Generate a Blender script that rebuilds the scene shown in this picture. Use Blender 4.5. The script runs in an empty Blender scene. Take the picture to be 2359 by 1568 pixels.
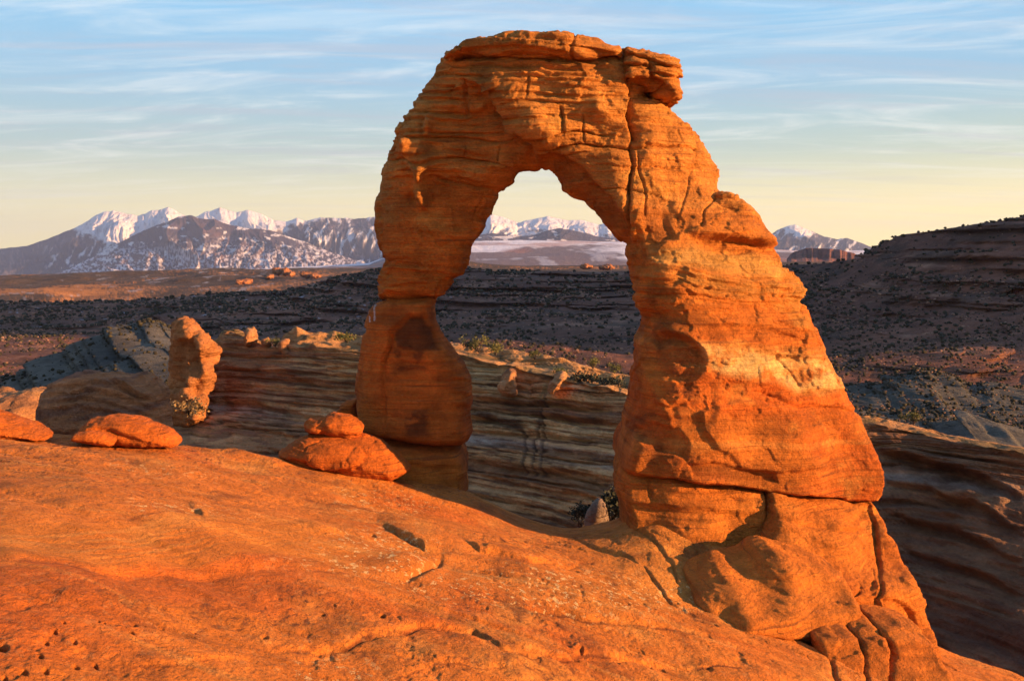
import bpy, math, time
import numpy as np
from math import radians, sin, cos, tan, pi

T0 = time.time()
sc = bpy.context.scene
COL = sc.collection

# ------------------------------------------------------------------ camera, sky, sun, exposure
F, CX, HY = 2359.0, 1179.5, 585.0       # focal length, centre column and horizon row of the photograph
cam_d = bpy.data.cameras.new('camera')
cam = bpy.data.objects.new('camera', cam_d); COL.objects.link(cam)
cam.location = (0, 0, 0); cam.rotation_euler = (radians(90), 0, 0)
cam_d.sensor_width = 36.0; cam_d.lens = 36.0 * F / 2359.0
cam_d.shift_y = -(784 - HY) / 2359.0
cam_d.clip_start = 0.1; cam_d.clip_end = 60000
sc.camera = cam

SUN_A, SUN_E = radians(16.5), radians(12.0)      # azimuth turned from +x towards the camera, elevation
SDIR = np.array([cos(SUN_E) * cos(SUN_A), -cos(SUN_E) * sin(SUN_A), sin(SUN_E)])

world = bpy.data.worlds.new('World'); sc.world = world; world.use_nodes = True
nt = world.node_tree; N = nt.nodes; L = nt.links; N.clear()
out = N.new('ShaderNodeOutputWorld'); bg = N.new('ShaderNodeBackground')
L.new(bg.outputs[0], out.inputs[0])
sky = N.new('ShaderNodeTexSky'); sky.sky_type = 'NISHITA'; sky.sun_disc = False
sky.sun_elevation = SUN_E
sky.sun_rotation = pi / 2 + SUN_A              # clockwise from +y
sky.air_density = 1.0; sky.dust_density = 0.6; sky.ozone_density = 1.6; sky.altitude = 1500

def wn(t, **k):
    n = N.new(t)
    for a, b in k.items(): setattr(n, a, b)
    return n
def wmath(op, a, b=None, c=None, clamp=False):
    n = N.new('ShaderNodeMath'); n.operation = op; n.use_clamp = clamp
    for i, v in enumerate((a, b, c)):
        if v is None: continue
        if isinstance(v, (int, float)): n.inputs[i].default_value = v
        else: L.new(v, n.inputs[i])
    return n.outputs[0]
def wmix(f, a, b, mode='MIX'):
    n = N.new('ShaderNodeMix'); n.data_type = 'RGBA'; n.blend_type = mode
    for s, v in ((n.inputs[0], f), (n.inputs[6], a), (n.inputs[7], b)):
        if isinstance(v, (int, float)): s.default_value = v
        elif isinstance(v, tuple): s.default_value = (*v, 1)
        else: L.new(v, s)
    return n.outputs[2]
tc = N.new('ShaderNodeTexCoord'); sep = N.new('ShaderNodeSeparateXYZ'); L.new(tc.outputs['Generated'], sep.inputs[0])
dx, dy, dz = sep.outputs
SKY_STRENGTH = 0.086
# evening air: a clear gradient by height above the horizon, warmer towards the sun
ramp = N.new('ShaderNodeValToRGB'); L.new(wmath('MULTIPLY_ADD', dz, 1.0, 0.0, True), ramp.inputs[0])
cr = ramp.color_ramp
SKYR = [(0.0, (5.4, 4.2, 1.8)), (0.045, (4.6, 3.85, 2.3)), (0.10, (2.75, 3.1, 2.85)), (0.16, (2.25, 3.2, 3.6)), (0.24, (1.85, 3.35, 4.25)), (0.5, (1.0, 2.1, 3.7)), (1.0, (0.5, 1.3, 3.0))]
while len(cr.elements) < len(SKYR): cr.elements.new(0.5)
for e, (p, c) in zip(cr.elements, SKYR):
    e.position = p; e.color = (*[v / 8 for v in c], 1)
grad = N.new('ShaderNodeVectorMath'); grad.operation = 'SCALE'; L.new(ramp.outputs[0], grad.inputs[0]); grad.inputs[3].default_value = 8.0
sunside = wmath('ADD', wmath('MULTIPLY', dx, 0.55), 0.5)
warm = wmix(wmath('MULTIPLY', sunside, wmath('SUBTRACT', 1.0, wmath('MULTIPLY', dz, 6.0), None, True), None, True), (0.72, 0.82, 0.95), (1.62, 1.42, 0.82))
gsky = wmix(1.0, grad.outputs[0], warm, 'MULTIPLY')
base = wmix(0.96, sky.outputs[0], gsky)
# thin streaks of high cloud on a layer overhead
den = wmath('ADD', wmath('MAXIMUM', dz, 0.0), 0.06)
u = wmath('DIVIDE', dx, den); v = wmath('DIVIDE', dy, den)
def streak(sx, sy, scale, detail, off, lo, hi, dist=0.6, shear=0.0):
    cmb = N.new('ShaderNodeCombineXYZ')
    L.new(wmath('MULTIPLY', wmath('ADD', u, wmath('MULTIPLY', v, shear)), sx), cmb.inputs[0]); L.new(wmath('MULTIPLY', wmath('ADD', v, wmath('MULTIPLY', u, shear)), sy), cmb.inputs[1]); cmb.inputs[2].default_value = off
    n = N.new('ShaderNodeTexNoise'); n.inputs['Scale'].default_value = scale; n.inputs['Detail'].default_value = detail
    n.inputs['Roughness'].default_value = 0.63; n.inputs['Distortion'].default_value = dist
    L.new(cmb.outputs[0], n.inputs['Vector'])
    r = N.new('ShaderNodeMapRange'); r.inputs[1].default_value = lo; r.inputs[2].default_value = hi; L.new(n.outputs[0], r.inputs[0]); r.interpolation_type = 'SMOOTHSTEP'
    return r.outputs[0]
fade = wmath('MULTIPLY', wmath('MULTIPLY', dz, 9.0, None, True), 1.0)
c1 = wmath('MULTIPLY', streak(0.42, 1.0, 1.9, 11, 3.1, 0.44, 0.74, 1.3, 0.10), fade)
c2 = wmath('MULTIPLY', streak(0.22, 1.1, 2.6, 6, 9.4, 0.46, 0.70, 0.7, -0.10), fade)
base = wmix(wmath('MULTIPLY', c1, 0.42), base, (4.9, 4.75, 4.5))
base = wmix(wmath('MULTIPLY', c2, 0.42), base, (2.6, 2.55, 2.9))
L.new(base, bg.inputs[0]); bg.inputs[1].default_value = SKY_STRENGTH

sun_d = bpy.data.lights.new('sun', 'SUN'); sun_d.energy = 5.0; sun_d.angle = radians(0.5); sun_d.color = (1.0, 0.56, 0.25)
sun = bpy.data.objects.new('sun', sun_d); COL.objects.link(sun)
from mathutils import Vector
sun.rotation_euler = Vector((-SDIR[0], -SDIR[1], -SDIR[2])).to_track_quat('-Z', 'Y').to_euler()
sun.location = (60, -30, 40)
vs = sc.view_settings
vs.view_transform = 'Standard'; vs.look = 'None'; vs.gamma = 1.0; vs.use_curve_mapping = False; vs.exposure = 1.45
sc.cycles.max_bounces = 5; sc.cycles.diffuse_bounces = 4; sc.cycles.volume_bounces = 0

# ------------------------------------------------------------------ numpy noise
_rs = np.random.RandomState(7)
_TAB = _rs.rand(1 << 16).astype(np.float32)
def _h(i, j, k, s):
    v = (i * 73856093) ^ (j * 19349663) ^ (k * 83492791) ^ (s * 2654435)
    v = (v ^ (v >> 13)) * 1274126177
    return _TAB[(v ^ (v >> 16)) & 0xFFFF]
def vnoise(x, y, z, seed=0):
    x = np.asarray(x, np.float32); y = np.asarray(y, np.float32) + np.float32(0) * x; z = np.asarray(z, np.float32) + np.float32(0) * x
    xi = np.floor(x); yi = np.floor(y); zi = np.floor(z)
    fx = x - xi; fy = y - yi; fz = z - zi
    fx = fx * fx * (3 - 2 * fx); fy = fy * fy * (3 - 2 * fy); fz = fz * fz * (3 - 2 * fz)
    i = xi.astype(np.int64); j = yi.astype(np.int64); k = zi.astype(np.int64)
    r = 0
    for a in (0, 1):
        wa = fx if a else 1 - fx
        for b in (0, 1):
            wb = fy if b else 1 - fy
            for c in (0, 1):
                wc = fz if c else 1 - fz
                r = r + wa * wb * wc * _h(i + a, j + b, k + c, seed)
    return r * 2 - 1
def fbm(x, y, z, octv=4, seed=0, gain=0.5, lac=2.03):
    r = 0; a = 1.0; t = 0
    for o in range(octv):
        r = r + a * vnoise(x * lac ** o + 13.7 * o, y * lac ** o + 5.1 * o, z * lac ** o + 9.2 * o, seed + o * 17); t += a; a *= gain
    return r / t * 1.6
def ridged(x, y, z, octv=4, seed=0, gain=0.5, lac=2.03):
    r = 0; a = 1.0; t = 0
    for o in range(octv):
        r = r + a * (1 - np.abs(vnoise(x * lac ** o + 3.7 * o, y * lac ** o + 15.1 * o, z * lac ** o + 1.2 * o, seed + o * 31)) * 2); t += a; a *= gain
    return r / t
def sstep(a, b, x):
    t = np.clip((x - a) / (b - a), 0, 1); return t * t * (3 - 2 * t)
def lerp(a, b, t):
    return a + (b - a) * t
def mixc(c, d, t):
    d = np.asarray(d, np.float32); t = np.asarray(t)[..., None]
    return c * (1 - t) + d * t
def blur(a, s, axis):
    if s <= 0: return a
    n = int(s * 3) + 1; k = np.exp(-0.5 * (np.arange(-n, n + 1) / s) ** 2); k /= k.sum()
    pad = [(0, 0)] * a.ndim; pad[axis] = (n, n)
    # extend linearly so that the ends keep their slope
    b = np.pad(a, pad, mode='reflect', reflect_type='odd')
    return np.apply_along_axis(lambda m: np.convolve(m, k, 'valid'), axis, b)
def W(px, py, Y):
    return ((px - CX) / F * Y, Y, (HY - py) / F * Y)
def proj(v):
    return CX + F * v[..., 0] / v[..., 1], HY - F * v[..., 2] / v[..., 1]

# ------------------------------------------------------------------ features, traced on the photograph
def seg_dist(px, py, pts, closed=False):
    """distance to a polyline, side (positive above, i.e. smaller row) and position along it 0..1"""
    pts = np.asarray(pts, float)
    if closed: pts = np.vstack([pts, pts[:1]])
    d2 = np.full(px.shape, 1e18); side = np.zeros(px.shape); along = np.zeros(px.shape)
    ln = np.hypot(*(pts[1:] - pts[:-1]).T); tot = max(ln.sum(), 1e-6); acc = 0
    for (ax, ay), (bx, by), l in zip(pts[:-1], pts[1:], ln):
        ex, ey = bx - ax, by - ay
        t = np.clip(((px - ax) * ex + (py - ay) * ey) / (ex * ex + ey * ey + 1e-9), 0, 1)
        qx, qy = px - ax - ex * t, py - ay - ey * t
        q = qx * qx + qy * qy; m = q < d2
        d2 = np.where(m, q, d2); side = np.where(m, (ex * qy - ey * qx) / (l + 1e-6), side); along = np.where(m, (acc + l * t) / tot, along)
        acc += l
    return np.sqrt(d2), -side, along
def inside(px, py, poly):
    r = np.zeros(px.shape, bool); n = len(poly)
    for i in range(n):
        (x1, y1), (x2, y2) = poly[i], poly[(i + 1) % n]
        if y1 == y2: continue
        c = ((y1 > py) != (y2 > py)) & (px < (x2 - x1) * (py - y1) / (y2 - y1) + x1)
        r ^= c
    return r
def poly_sdf(px, py, poly):
    d, _, _ = seg_dist(px, py, poly, True)
    return np.where(inside(px, py, poly), d, -d)
class Feat:
    """relief of a surface: f.h is the height in metres towards the viewer"""
    def __init__(s, px, py, warp=5.0, seed=0, wf=0.02):
        s.px0, s.py0 = px, py
        s.px = px + warp * (fbm(px * wf, py * wf, 0 * px + seed, 3, 90)); s.py = py + warp * 0.8 * (fbm(px * wf, py * wf, 0 * px + seed + 7, 3, 91))
        s.h = np.zeros(px.shape); s.px = s.px.ravel(); s.py = s.py.ravel(); s.h = s.h.ravel()
    def sel(s, pts, r):
        p = np.asarray(pts, float); lo = p.min(0) - r; hi = p.max(0) + r
        return np.nonzero((s.px > lo[0]) & (s.px < hi[0]) & (s.py > lo[1]) & (s.py < hi[1]))[0]
    def crack(s, pts, w=3.0, d=0.10, taper=True):
        i = s.sel(pts, w * 3)
        if not len(i): return
        q, _, al = seg_dist(s.px[i], s.py[i], pts)
        k = (1 - np.abs(al * 2 - 1) ** 4 * 0.8) if taper else 1
        s.h[i] -= d * k * np.exp(-(q / w) ** 2)
    def ledge(s, pts, h=0.15, up=25.0, dn=12.0, sharp=2.0, cut=1.0, ends=4):
        """rock above the line stands proud, below it is undercut"""
        i = s.sel(pts, max(up, dn) * 3)
        if not len(i): return
        q, sd, al = seg_dist(s.px[i], s.py[i], pts)
        e = 1 - np.abs(al * 2 - 1) ** ends
        sg = np.tanh(sd / sharp)
        s.h[i] += h * e * np.where(sd > 0, np.exp(-(q / up) ** 2), cut * np.exp(-(q / dn) ** 2)) * sg
    def blob(s, cx, cy, rx, ry, h, rot=0.0, pw=1.0):
        R = max(rx, ry) * 2.6
        i = s.sel([(cx, cy)], R)
        if not len(i): return
        a = radians(rot); x = s.px[i] - cx; y = s.py[i] - cy
        X = (x * cos(a) + y * sin(a)) / rx; Y_ = (-x * sin(a) + y * cos(a)) / ry
        s.h[i] += h * np.exp(-((X * X + Y_ * Y_) ** pw))
    def plate(s, poly, h, soft=6.0):
        i = s.sel(poly, soft * 2)
        if not len(i): return
        s.h[i] += h * sstep(-soft, soft, poly_sdf(s.px[i], s.py[i], poly))
    def mask(s, poly, soft=6.0):
        m = np.zeros(s.px.shape); i = s.sel(poly, soft * 2)
        if len(i): m[i] = sstep(-soft, soft, poly_sdf(s.px[i], s.py[i], poly))
        return m

# ------------------------------------------------------------------ meshes
def mesh_obj(name, V, Q, col=None, mat=None, parent=None, attrs=None, smooth=True):
    me = bpy.data.meshes.new(name)
    V = np.ascontiguousarray(V, np.float32); Q = np.ascontiguousarray(Q, np.int32); k = Q.shape[1]
    me.vertices.add(len(V)); me.vertices.foreach_set('co', V.ravel())
    me.loops.add(Q.size); me.loops.foreach_set('vertex_index', Q.ravel())
    me.polygons.add(len(Q)); me.polygons.foreach_set('loop_start', np.arange(0, Q.size, k, dtype=np.int32))
    me.polygons.foreach_set('use_smooth', np.full(len(Q), smooth, bool))
    me.update(calc_edges=True)
    if col is not None:
        a = me.attributes.new('Col', 'FLOAT_COLOR', 'POINT')
        c = np.ones((len(V), 4), np.float32); c[:, :3] = np.clip(col, 0, 1); a.data.foreach_set('color', c.ravel())
    for n, arr in (attrs or {}).items():
        a = me.attributes.new(n, 'FLOAT', 'POINT'); a.data.foreach_set('value', np.ascontiguousarray(arr, np.float32).ravel())
    o = bpy.data.objects.new(name, me); COL.objects.link(o)
    if mat: me.materials.append(mat)
    if parent: o.parent = parent
    return o
def tag(o, label=None, cat=None, group=None, kind=None):
    for k, v in (('label', label), ('category', cat), ('group', group), ('kind', kind)):
        if v: o[k] = v
    return o
def vnormals(V, Q):
    a, b, c, d = (V[Q[:, i]] for i in (0, 1, 2, -1))
    n = np.cross(c - a, d - b) if Q.shape[1] == 4 else np.cross(b - a, c - a)
    r = np.zeros_like(V)
    for ax in range(3):
        for i in range(Q.shape[1]):
            r[:, ax] += np.bincount(Q[:, i], n[:, ax], len(V))
    return r / (np.linalg.norm(r, axis=1, keepdims=True) + 1e-12)
def grid_quads(nr, nc):
    i = (np.arange(nr - 1)[:, None] * nc + np.arange(nc - 1)[None]).ravel()
    return np.stack([i, i + 1, i + nc + 1, i + nc], 1)
def surfnet(f, org, st):
    """surface nets: f < 0 inside"""
    s = f < 0
    c = s[:-1, :-1, :-1].astype(np.int8)
    for a in (0, 1):
        for b in (0, 1):
            for d in (0, 1):
                if a + b + d: c = c + s[a:f.shape[0] - 1 + a, b:f.shape[1] - 1 + b, d:f.shape[2] - 1 + d]
    I, J, K = np.nonzero((c > 0) & (c < 8))
    idx = np.full(c.shape, -1, np.int32); idx[I, J, K] = np.arange(len(I))
    fv = {(a, b, d): f[I + a, J + b, K + d] for a in (0, 1) for b in (0, 1) for d in (0, 1)}
    P = np.zeros((len(I), 3)); n = np.zeros(len(I))
    cs = list(fv)
    for p in cs:
        for ax in range(3):
            if p[ax]: continue
            q = list(p); q[ax] = 1; q = tuple(q)
            m = (fv[p] < 0) != (fv[q] < 0); t = np.where(m, fv[p] / (fv[p] - fv[q] + 1e-12), 0)
            for k in range(3): P[:, k] += np.where(m, p[k] + (t if k == ax else 0), 0)
            n += m
    P /= n[:, None]
    V = (P + np.stack([I, J, K], 1)) * np.array(st) + np.array(org)
    Qs = []
    for ax in range(3):
        sl0 = [slice(1, -1)] * 3; sl1 = [slice(1, -1)] * 3
        sl0[ax] = slice(0, -1); sl1[ax] = slice(1, None)
        A, B = s[tuple(sl0)], s[tuple(sl1)]
        e = np.array(np.nonzero(A != B)); flip = A[tuple(e)]
        off = np.ones(3, int); off[ax] = 0; e = e + off[:, None]
        b1, b2 = [(1, 2), (2, 0), (0, 1)][ax]
        def cell(d1, d2):
            g = e.copy(); g[b1] -= d1; g[b2] -= d2
            return idx[tuple(g)]
        q = np.stack([cell(1, 1), cell(0, 1), cell(0, 0), cell(1, 0)], 1)
        q[~flip] = q[~flip][:, ::-1]
        Qs.append(q)
    Q = np.concatenate(Qs); Q = Q[(Q >= 0).all(1)]
    return V, Q
def smooth_mesh(V, Q, it=2, w=0.5):
    for _ in range(it):
        acc = np.zeros_like(V); cnt = np.zeros(len(V))
        for i in range(4):
            a, b = Q[:, i], Q[:, (i + 1) % 4]
            for s_, t_ in ((a, b), (b, a)):
                cnt += np.bincount(s_, minlength=len(V))
                for k in range(3): acc[:, k] += np.bincount(s_, V[t_, k], len(V))
        V = V * (1 - w) + acc / np.maximum(cnt, 1)[:, None] * w
    return V
def interp_pts(px, py, pts, s):
    """smooth blend of scattered control values (col,row,value)"""
    num = 0; den = 0
    for (a, b, v) in pts:
        w = np.exp(-0.5 * ((px - a) ** 2 + (py - b) ** 2) / (s * s)) + 1e-9 / (1 + ((px - a) ** 2 + (py - b) ** 2))
        num = num + w * v; den = den + w
    return num / den
def rock_body(poly, ycx, front, thick, R=1.5, p=2.2, st=(0.045, 0.075, 0.045), sig=90, off=0.5, rough=0.0, seed=0):
    """solid rock: silhouette polygon (photo columns/rows) standing at depth ycx(col), front and back faces at given depths"""
    poly = np.asarray(poly, float)
    xs = [(a, b) for a, b in ycx]
    fr = (lambda a, b: interp_pts(a, b, front, sig)) if len(front) > 1 else (lambda a, b: front[0][2] + 0 * a)
    Yp = fr(poly[:, 0], poly[:, 1]) + off; X = (poly[:, 0] - CX) / F * Yp; Z = (HY - poly[:, 1]) / F * Yp
    m = 3 * st[0]
    m += .15
    gx = np.arange(X.min() - m, X.max() + m, st[0]); gz = np.arange(Z.min() - m, Z.max() + m, st[2])
    # the outline belongs to the near side of the rock: find for each (x, z) the depth at which it is seen
    yc = np.full((len(gx), len(gz)), float(np.mean(Yp)))
    for _ in range(4):
        PX = CX + F * gx[:, None] / yc; PY = HY - F * gz[None] / yc
        yc = .5 * yc + .5 * (fr(PX, PY) + off)
    PX = CX + F * gx[:, None] / yc; PY = HY - F * gz[None] / yc
    if rough:
        PX = PX + rough * fbm(gx[:, None] * 1.3 + 0 * gz[None], gz[None] * 3.0 + 0 * gx[:, None], 0 * PX + seed, 4, 51 + seed)
        PY = PY + rough * 0.5 * fbm(gx[:, None] * 2 + 0 * gz[None], gz[None] * 2.0 + 0 * gx[:, None], 0 * PX + seed, 3, 57 + seed)
    d = poly_sdf(PX, PY, poly) * (yc / F)
    Yf = interp_pts(PX, PY, front, sig) if len(front) > 1 else np.full(PX.shape, front[0][2])
    Th = interp_pts(PX, PY, thick, sig * 1.3) if len(thick) > 1 else np.full(PX.shape, thick[0][2])
    Yb = Yf + Th
    ym = (Yf + Yb) / 2; T = Th / 2
    Rr = np.clip(R(PX, PY) if callable(R) else R, 0.12, T * 1.6)
    gy = np.arange(Yf[d > -0.1].min() - 3 * st[1], Yb[d > -0.1].max() + 3 * st[1], st[1])
    A = (np.maximum(1 - np.minimum(d / Rr, 1), 0) ** p).astype(np.float32)
    B = (np.abs(gy[None, :, None] - ym[:, None, :].astype(np.float32)) / T[:, None, :].astype(np.float32)).astype(np.float32) ** np.float32(p)
    f = B; f += A[:, None, :]; f -= 1
    V, Q = surfnet(f, (gx[0], gy[0], gz[0]), st)
    return V, Q
print('lib', round(time.time() - T0, 1))
#@@STRUCT

# ------------------------------------------------------------------ materials
def new_mat(name):
    m = bpy.data.materials.new(name); m.use_nodes = True
    return m, m.node_tree.nodes, m.node_tree.links, m.node_tree.nodes['Principled BSDF']
def rock_mat(name, scale=1.0, bump=0.03, strata=1.0, var=0.35, speck=0.0, spot=0.0, rough=0.92, zs=6.0, line=0.0):
    """colour from the mesh's own Col attribute, broken up by grain; fine relief as bump"""
    m, n, l, b = new_mat(name)
    at = n.new('ShaderNodeAttribute'); at.attribute_name = 'Col'
    tcn = n.new('ShaderNodeTexCoord')
    def noise(sc_, det, mapscale=(1, 1, 1), r=0.6, dist=0.0):
        mp = n.new('ShaderNodeMapping'); mp.inputs['Scale'].default_value = mapscale; mp.inputs['Rotation'].default_value = (0, radians(4), 0)
        l.new(tcn.outputs['Object'], mp.inputs[0])
        q = n.new('ShaderNodeTexNoise'); q.inputs['Scale'].default_value = sc_ * scale; q.inputs['Detail'].default_value = det; q.inputs['Roughness'].default_value = r; q.inputs['Distortion'].default_value = dist
        l.new(mp.outputs[0], q.inputs['Vector']); return q.outputs[0]
    def mrange(v, a, b_, c, d):
        q = n.new('ShaderNodeMapRange'); q.inputs[1].default_value = a; q.inputs[2].default_value = b_; q.inputs[3].default_value = c; q.inputs[4].default_value = d
        l.new(v, q.inputs[0]); return q.outputs[0]
    def math_(op, a, b_):
        q = n.new('ShaderNodeMath'); q.operation = op
        for i, v in enumerate((a, b_)):
            if isinstance(v, (int, float)): q.inputs[i].default_value = v
            else: l.new(v, q.inputs[i])
        return q.outputs[0]
    n1 = noise(1.1, 8, r=0.65); n2 = noise(1.4, 7, (0.25, 0.25, zs), r=0.6, dist=0.4); n3 = noise(14, 4)
    k = math_('MULTIPLY', mrange(n1, 0.25, 0.75, 1 - var, 1 + var), mrange(n3, 0.2, 0.8, 1 - var * 0.45, 1 + var * 0.45))
    k = math_('MULTIPLY', k, mrange(n2, 0.3, 0.7, 1 - var * 0.5 * strata, 1 + var * 0.5 * strata))
    vm = n.new('ShaderNodeVectorMath'); vm.operation = 'SCALE'; l.new(at.outputs['Color'], vm.inputs[0]); l.new(k, vm.inputs[3])
    c = vm.outputs[0]
    def mix(f, a, col):
        q = n.new('ShaderNodeMix'); q.data_type = 'RGBA'; l.new(f, q.inputs[0]); l.new(a, q.inputs[6])
        q.inputs[7].default_value = (*col, 1); return q.outputs[2]
    if line:    # thin dark bedding lines
        f = mrange(noise(2.2, 6, (0.16, 0.16, 5.0), r=0.55, dist=0.3), 0.60, 0.68, 0, line)
        c = mix(f, c, (0.20, 0.065, 0.02))
    if speck:   # dark grains of desert varnish
        am = n.new('ShaderNodeAttribute'); am.attribute_name = 'speck'
        f = math_('MULTIPLY', mrange(noise(7.5, 5, (0.8, 0.35, 1), r=0.7), 0.54, 0.62, 0, speck), am.outputs['Fac'])
        c = mix(f, c, (0.16, 0.05, 0.015))
    if spot:    # pale lichen-like chips
        am = n.new('ShaderNodeAttribute'); am.attribute_name = 'spot'
        f = math_('MULTIPLY', mrange(noise(5.5, 3, (1, 0.55, 1), r=0.75), 0.57, 0.61, 0, spot), am.outputs['Fac'])
        c = mix(f, c, (0.72, 0.44, 0.17))
    l.new(c, b.inputs['Base Color']); b.inputs['Roughness'].default_value = rough
    b.inputs['Specular IOR Level'].default_value = 0.15
    flk = mrange(noise(3.2, 6, (1, 0.7, 1.6), r=0.6, dist=0.5), 0.50, 0.53, 0, 0.16)
    flk2 = mrange(noise(7.5, 5, (1, 0.6, 2.2), r=0.6, dist=0.3), 0.52, 0.55, 0, 0.08)
    h = math_('ADD', math_('ADD', flk, flk2), math_('MULTIPLY', n2, 1.2 * strata)); h = math_('ADD', h, math_('ADD', math_('MULTIPLY', noise(4.5, 8, r=0.7), 1.0), math_('MULTIPLY', noise(16, 5, r=0.65), 0.45)))
    bp = n.new('ShaderNodeBump'); bp.inputs['Distance'].default_value = bump; bp.inputs['Strength'].default_value = 1.0
    l.new(h, bp.inputs['Height']); l.new(bp.outputs[0], b.inputs['Normal'])
    return m
M_arch = rock_mat('arch_sandstone', 1.0, 0.17, 1.0, 0.42, line=.6)
M_ground = rock_mat('slickrock_sandstone', 1.0, 0.14, 0.3, 0.36, speck=0.95, spot=0.95)
M_far = rock_mat('far_sandstone', 0.45, 0.35, 0.9, 0.45, zs=5)
def land_mat(name, scale, bump, var=0.5, lo=0.4):
    return rock_mat(name, scale, bump, 0.3, var, zs=2)
M_hill = land_mat('hillside_earth', 0.09, 2.0, 0.6)
M_mtn = land_mat('mountain_rock', 0.004, 25.0, 0.12)

ORANGE = (0.56, 0.165, 0.022); RED = (0.52, 0.100, 0.011); TAN = (0.58, 0.255, 0.055); PALE = (0.68, 0.43, 0.14); VARN_SHADE = (0.13, 0.038, 0.011)

# ------------------------------------------------------------------ foreground slickrock (the bowl the arch stands on)
def fan_grid(cols, knots, counts, blur_c=0, blur_r=0):
    """knots: {column: [(row, depth), ...]}; returns dense rows/depths over columns x knot parameter"""
    ks = sorted(knots); K = len(knots[ks[0]])
    PY = np.stack([np.interp(cols, ks, [knots[k][j][0] for k in ks]) for j in range(K)])
    YY = np.stack([np.interp(cols, ks, [knots[k][j][1] for k in ks]) for j in range(K)])
    ts = np.concatenate([j + np.linspace(0, 1, counts[j], endpoint=False) for j in range(K - 1)] + [[K - 1]])
    Z = (HY - PY) / F * YY
    def up(A):
        i = np.minimum(ts.astype(int), K - 2); f = (ts - i)[:, None]
        return A[i] * (1 - f) + A[i + 1] * f
    Yd, Zd = up(YY), up(Z)
    if blur_c: Yd = blur(Yd, blur_c, 1); Zd = blur(Zd, blur_c, 1)
    if blur_r: Yd = blur(Yd, blur_r, 0); Zd = blur(Zd, blur_r, 0)
    X = (cols[None] - CX) / F * Yd
    return X, Yd, Zd
cols = np.concatenate([np.linspace(-2600, -60, 120, endpoint=False), np.arange(-60, 2420, 2.2), np.linspace(2420, 6000, 90)])
KN = {
    -2600: [(3200, 4.0), (2000, 8.0), (1640, 11.0), (1400, 15), (1250, 20), (1120, 27), (1030, 33)],
    -600: [(3000, 4.0), (1900, 7.0), (1560, 10.0), (1360, 13.5), (1180, 19), (1080, 25), (985, 31)],
    0: [(3200, 4.0), (2100, 6.8), (1568, 9.6), (1300, 13.6), (1150, 18.5), (1055, 25), (996, 32)],
    200: [(3300, 4.0), (2150, 7.0), (1568, 10.4), (1320, 14.0), (1170, 19), (1070, 26), (1002, 32.5)],
    400: [(3400, 4.0), (2200, 7.2), (1568, 11.2), (1360, 14.8), (1210, 19.5), (1110, 26), (1018, 33)],
    640: [(3500, 4.0), (2250, 7.6), (1568, 12.2), (1400, 15.8), (1250, 20.8), (1150, 27), (1052, 34.2)],
    860: [(3600, 4.0), (2300, 7.8), (1568, 13.4), (1420, 16.8), (1280, 21.8), (1170, 29), (1085, 36.6)],
    1060: [(3700, 4.0), (2350, 8.0), (1568, 14.4), (1440, 17.6), (1310, 22.6), (1200, 30), (1122, 37.4)],
    1200: [(3800, 4.0), (2400, 8.2), (1568, 15.2), (1450, 18.2), (1325, 23.2), (1240, 29.5), (1184, 36.2)],
    1310: [(3900, 4.0), (2450, 8.4), (1568, 16.4), (1450, 19.4), (1330, 24.6), (1255, 30), (1211, 35.6)],
    1400: [(4000, 4.0), (2500, 8.6), (1568, 17.2), (1450, 20.4), (1335, 25.4), (1250, 30.5), (1197, 35.2)],
    1520: [(4100, 4.0), (2550, 9.0), (1568, 18.4), (1460, 21.4), (1340, 26.6), (1235, 30.6), (1140, 33.0)],
    1700: [(4200, 4.0), (2600, 9.4), (1568, 19.6), (1490, 22.4), (1410, 26.0), (1300, 30.0), (1200, 32.6)],
    1900: [(4300, 4.0), (2700, 10), (1568, 21.6), (1530, 23.0), (1492, 25.2), (1440, 28.4), (1380, 32.0)],
    2060: [(4400, 4.0), (2800, 10.4), (1600, 22.6), (1570, 24.0), (1540, 26.0), (1500, 29), (1450, 32.0)],
    2200: [(4500, 4.0), (2900, 10.6), (1660, 21.6), (1600, 24.2), (1570, 26.6), (1540, 29), (1520, 32.0)],
    2360: [(4700, 4.0), (3000, 10.8), (1720, 20.4), (1640, 24.0), (1608, 26.6), (1580, 29), (1562, 31.0)],
    2500: [(4900, 4.0), (3100, 11.0), (1900, 18.6), (1800, 22.0), (1740, 25.6), (1700, 28), (1680, 30.0)],
    6000: [(6500, 4.0), (4000, 11), (2900, 18.0), (2600, 22), (2400, 26), (2300, 29), (2250, 31.0)]}
X, Y, Z = fan_grid(cols, KN, [10, 60, 130, 110, 90, 75], 9, 4)
# beyond the crest the rock falls away to the gully
for k, (dyy, dzz) in enumerate([(0.25, -0.03), (0.6, -0.16), (1.2, -0.55), (2.2, -1.6), (4.0, -4.0), (7.0, -8.5), (11, -15), (16, -24)]):
    y = Y[-1 - k] + 0 if k == 0 else None
    r0 = 6 * 0
    if k == 0: yc_, zc_ = Y[-1].copy(), Z[-1].copy(); Xa, Ya, Za = [X], [Y], [Z]
    yy = yc_ + dyy; Xa.append(((cols - CX) / F * yy)[None]); Ya.append(yy[None]); Za.append((zc_ + dzz)[None])
X = np.vstack(Xa); Y = np.vstack(Ya); Z = np.vstack(Za)
PX, PY = CX + F * X / Y, HY - F * Z / Y
f = Feat(PX, PY, 5, 3)
f.crack([(0, 1306), (200, 1309), (420, 1316), (700, 1330), (880, 1342)], 9, 0.04)
f.ledge([(-40, 1300), (200, 1305), (420, 1312), (700, 1326), (900, 1342)], 0.09, 60, 50, 7, cut=.4, ends=2)
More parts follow.
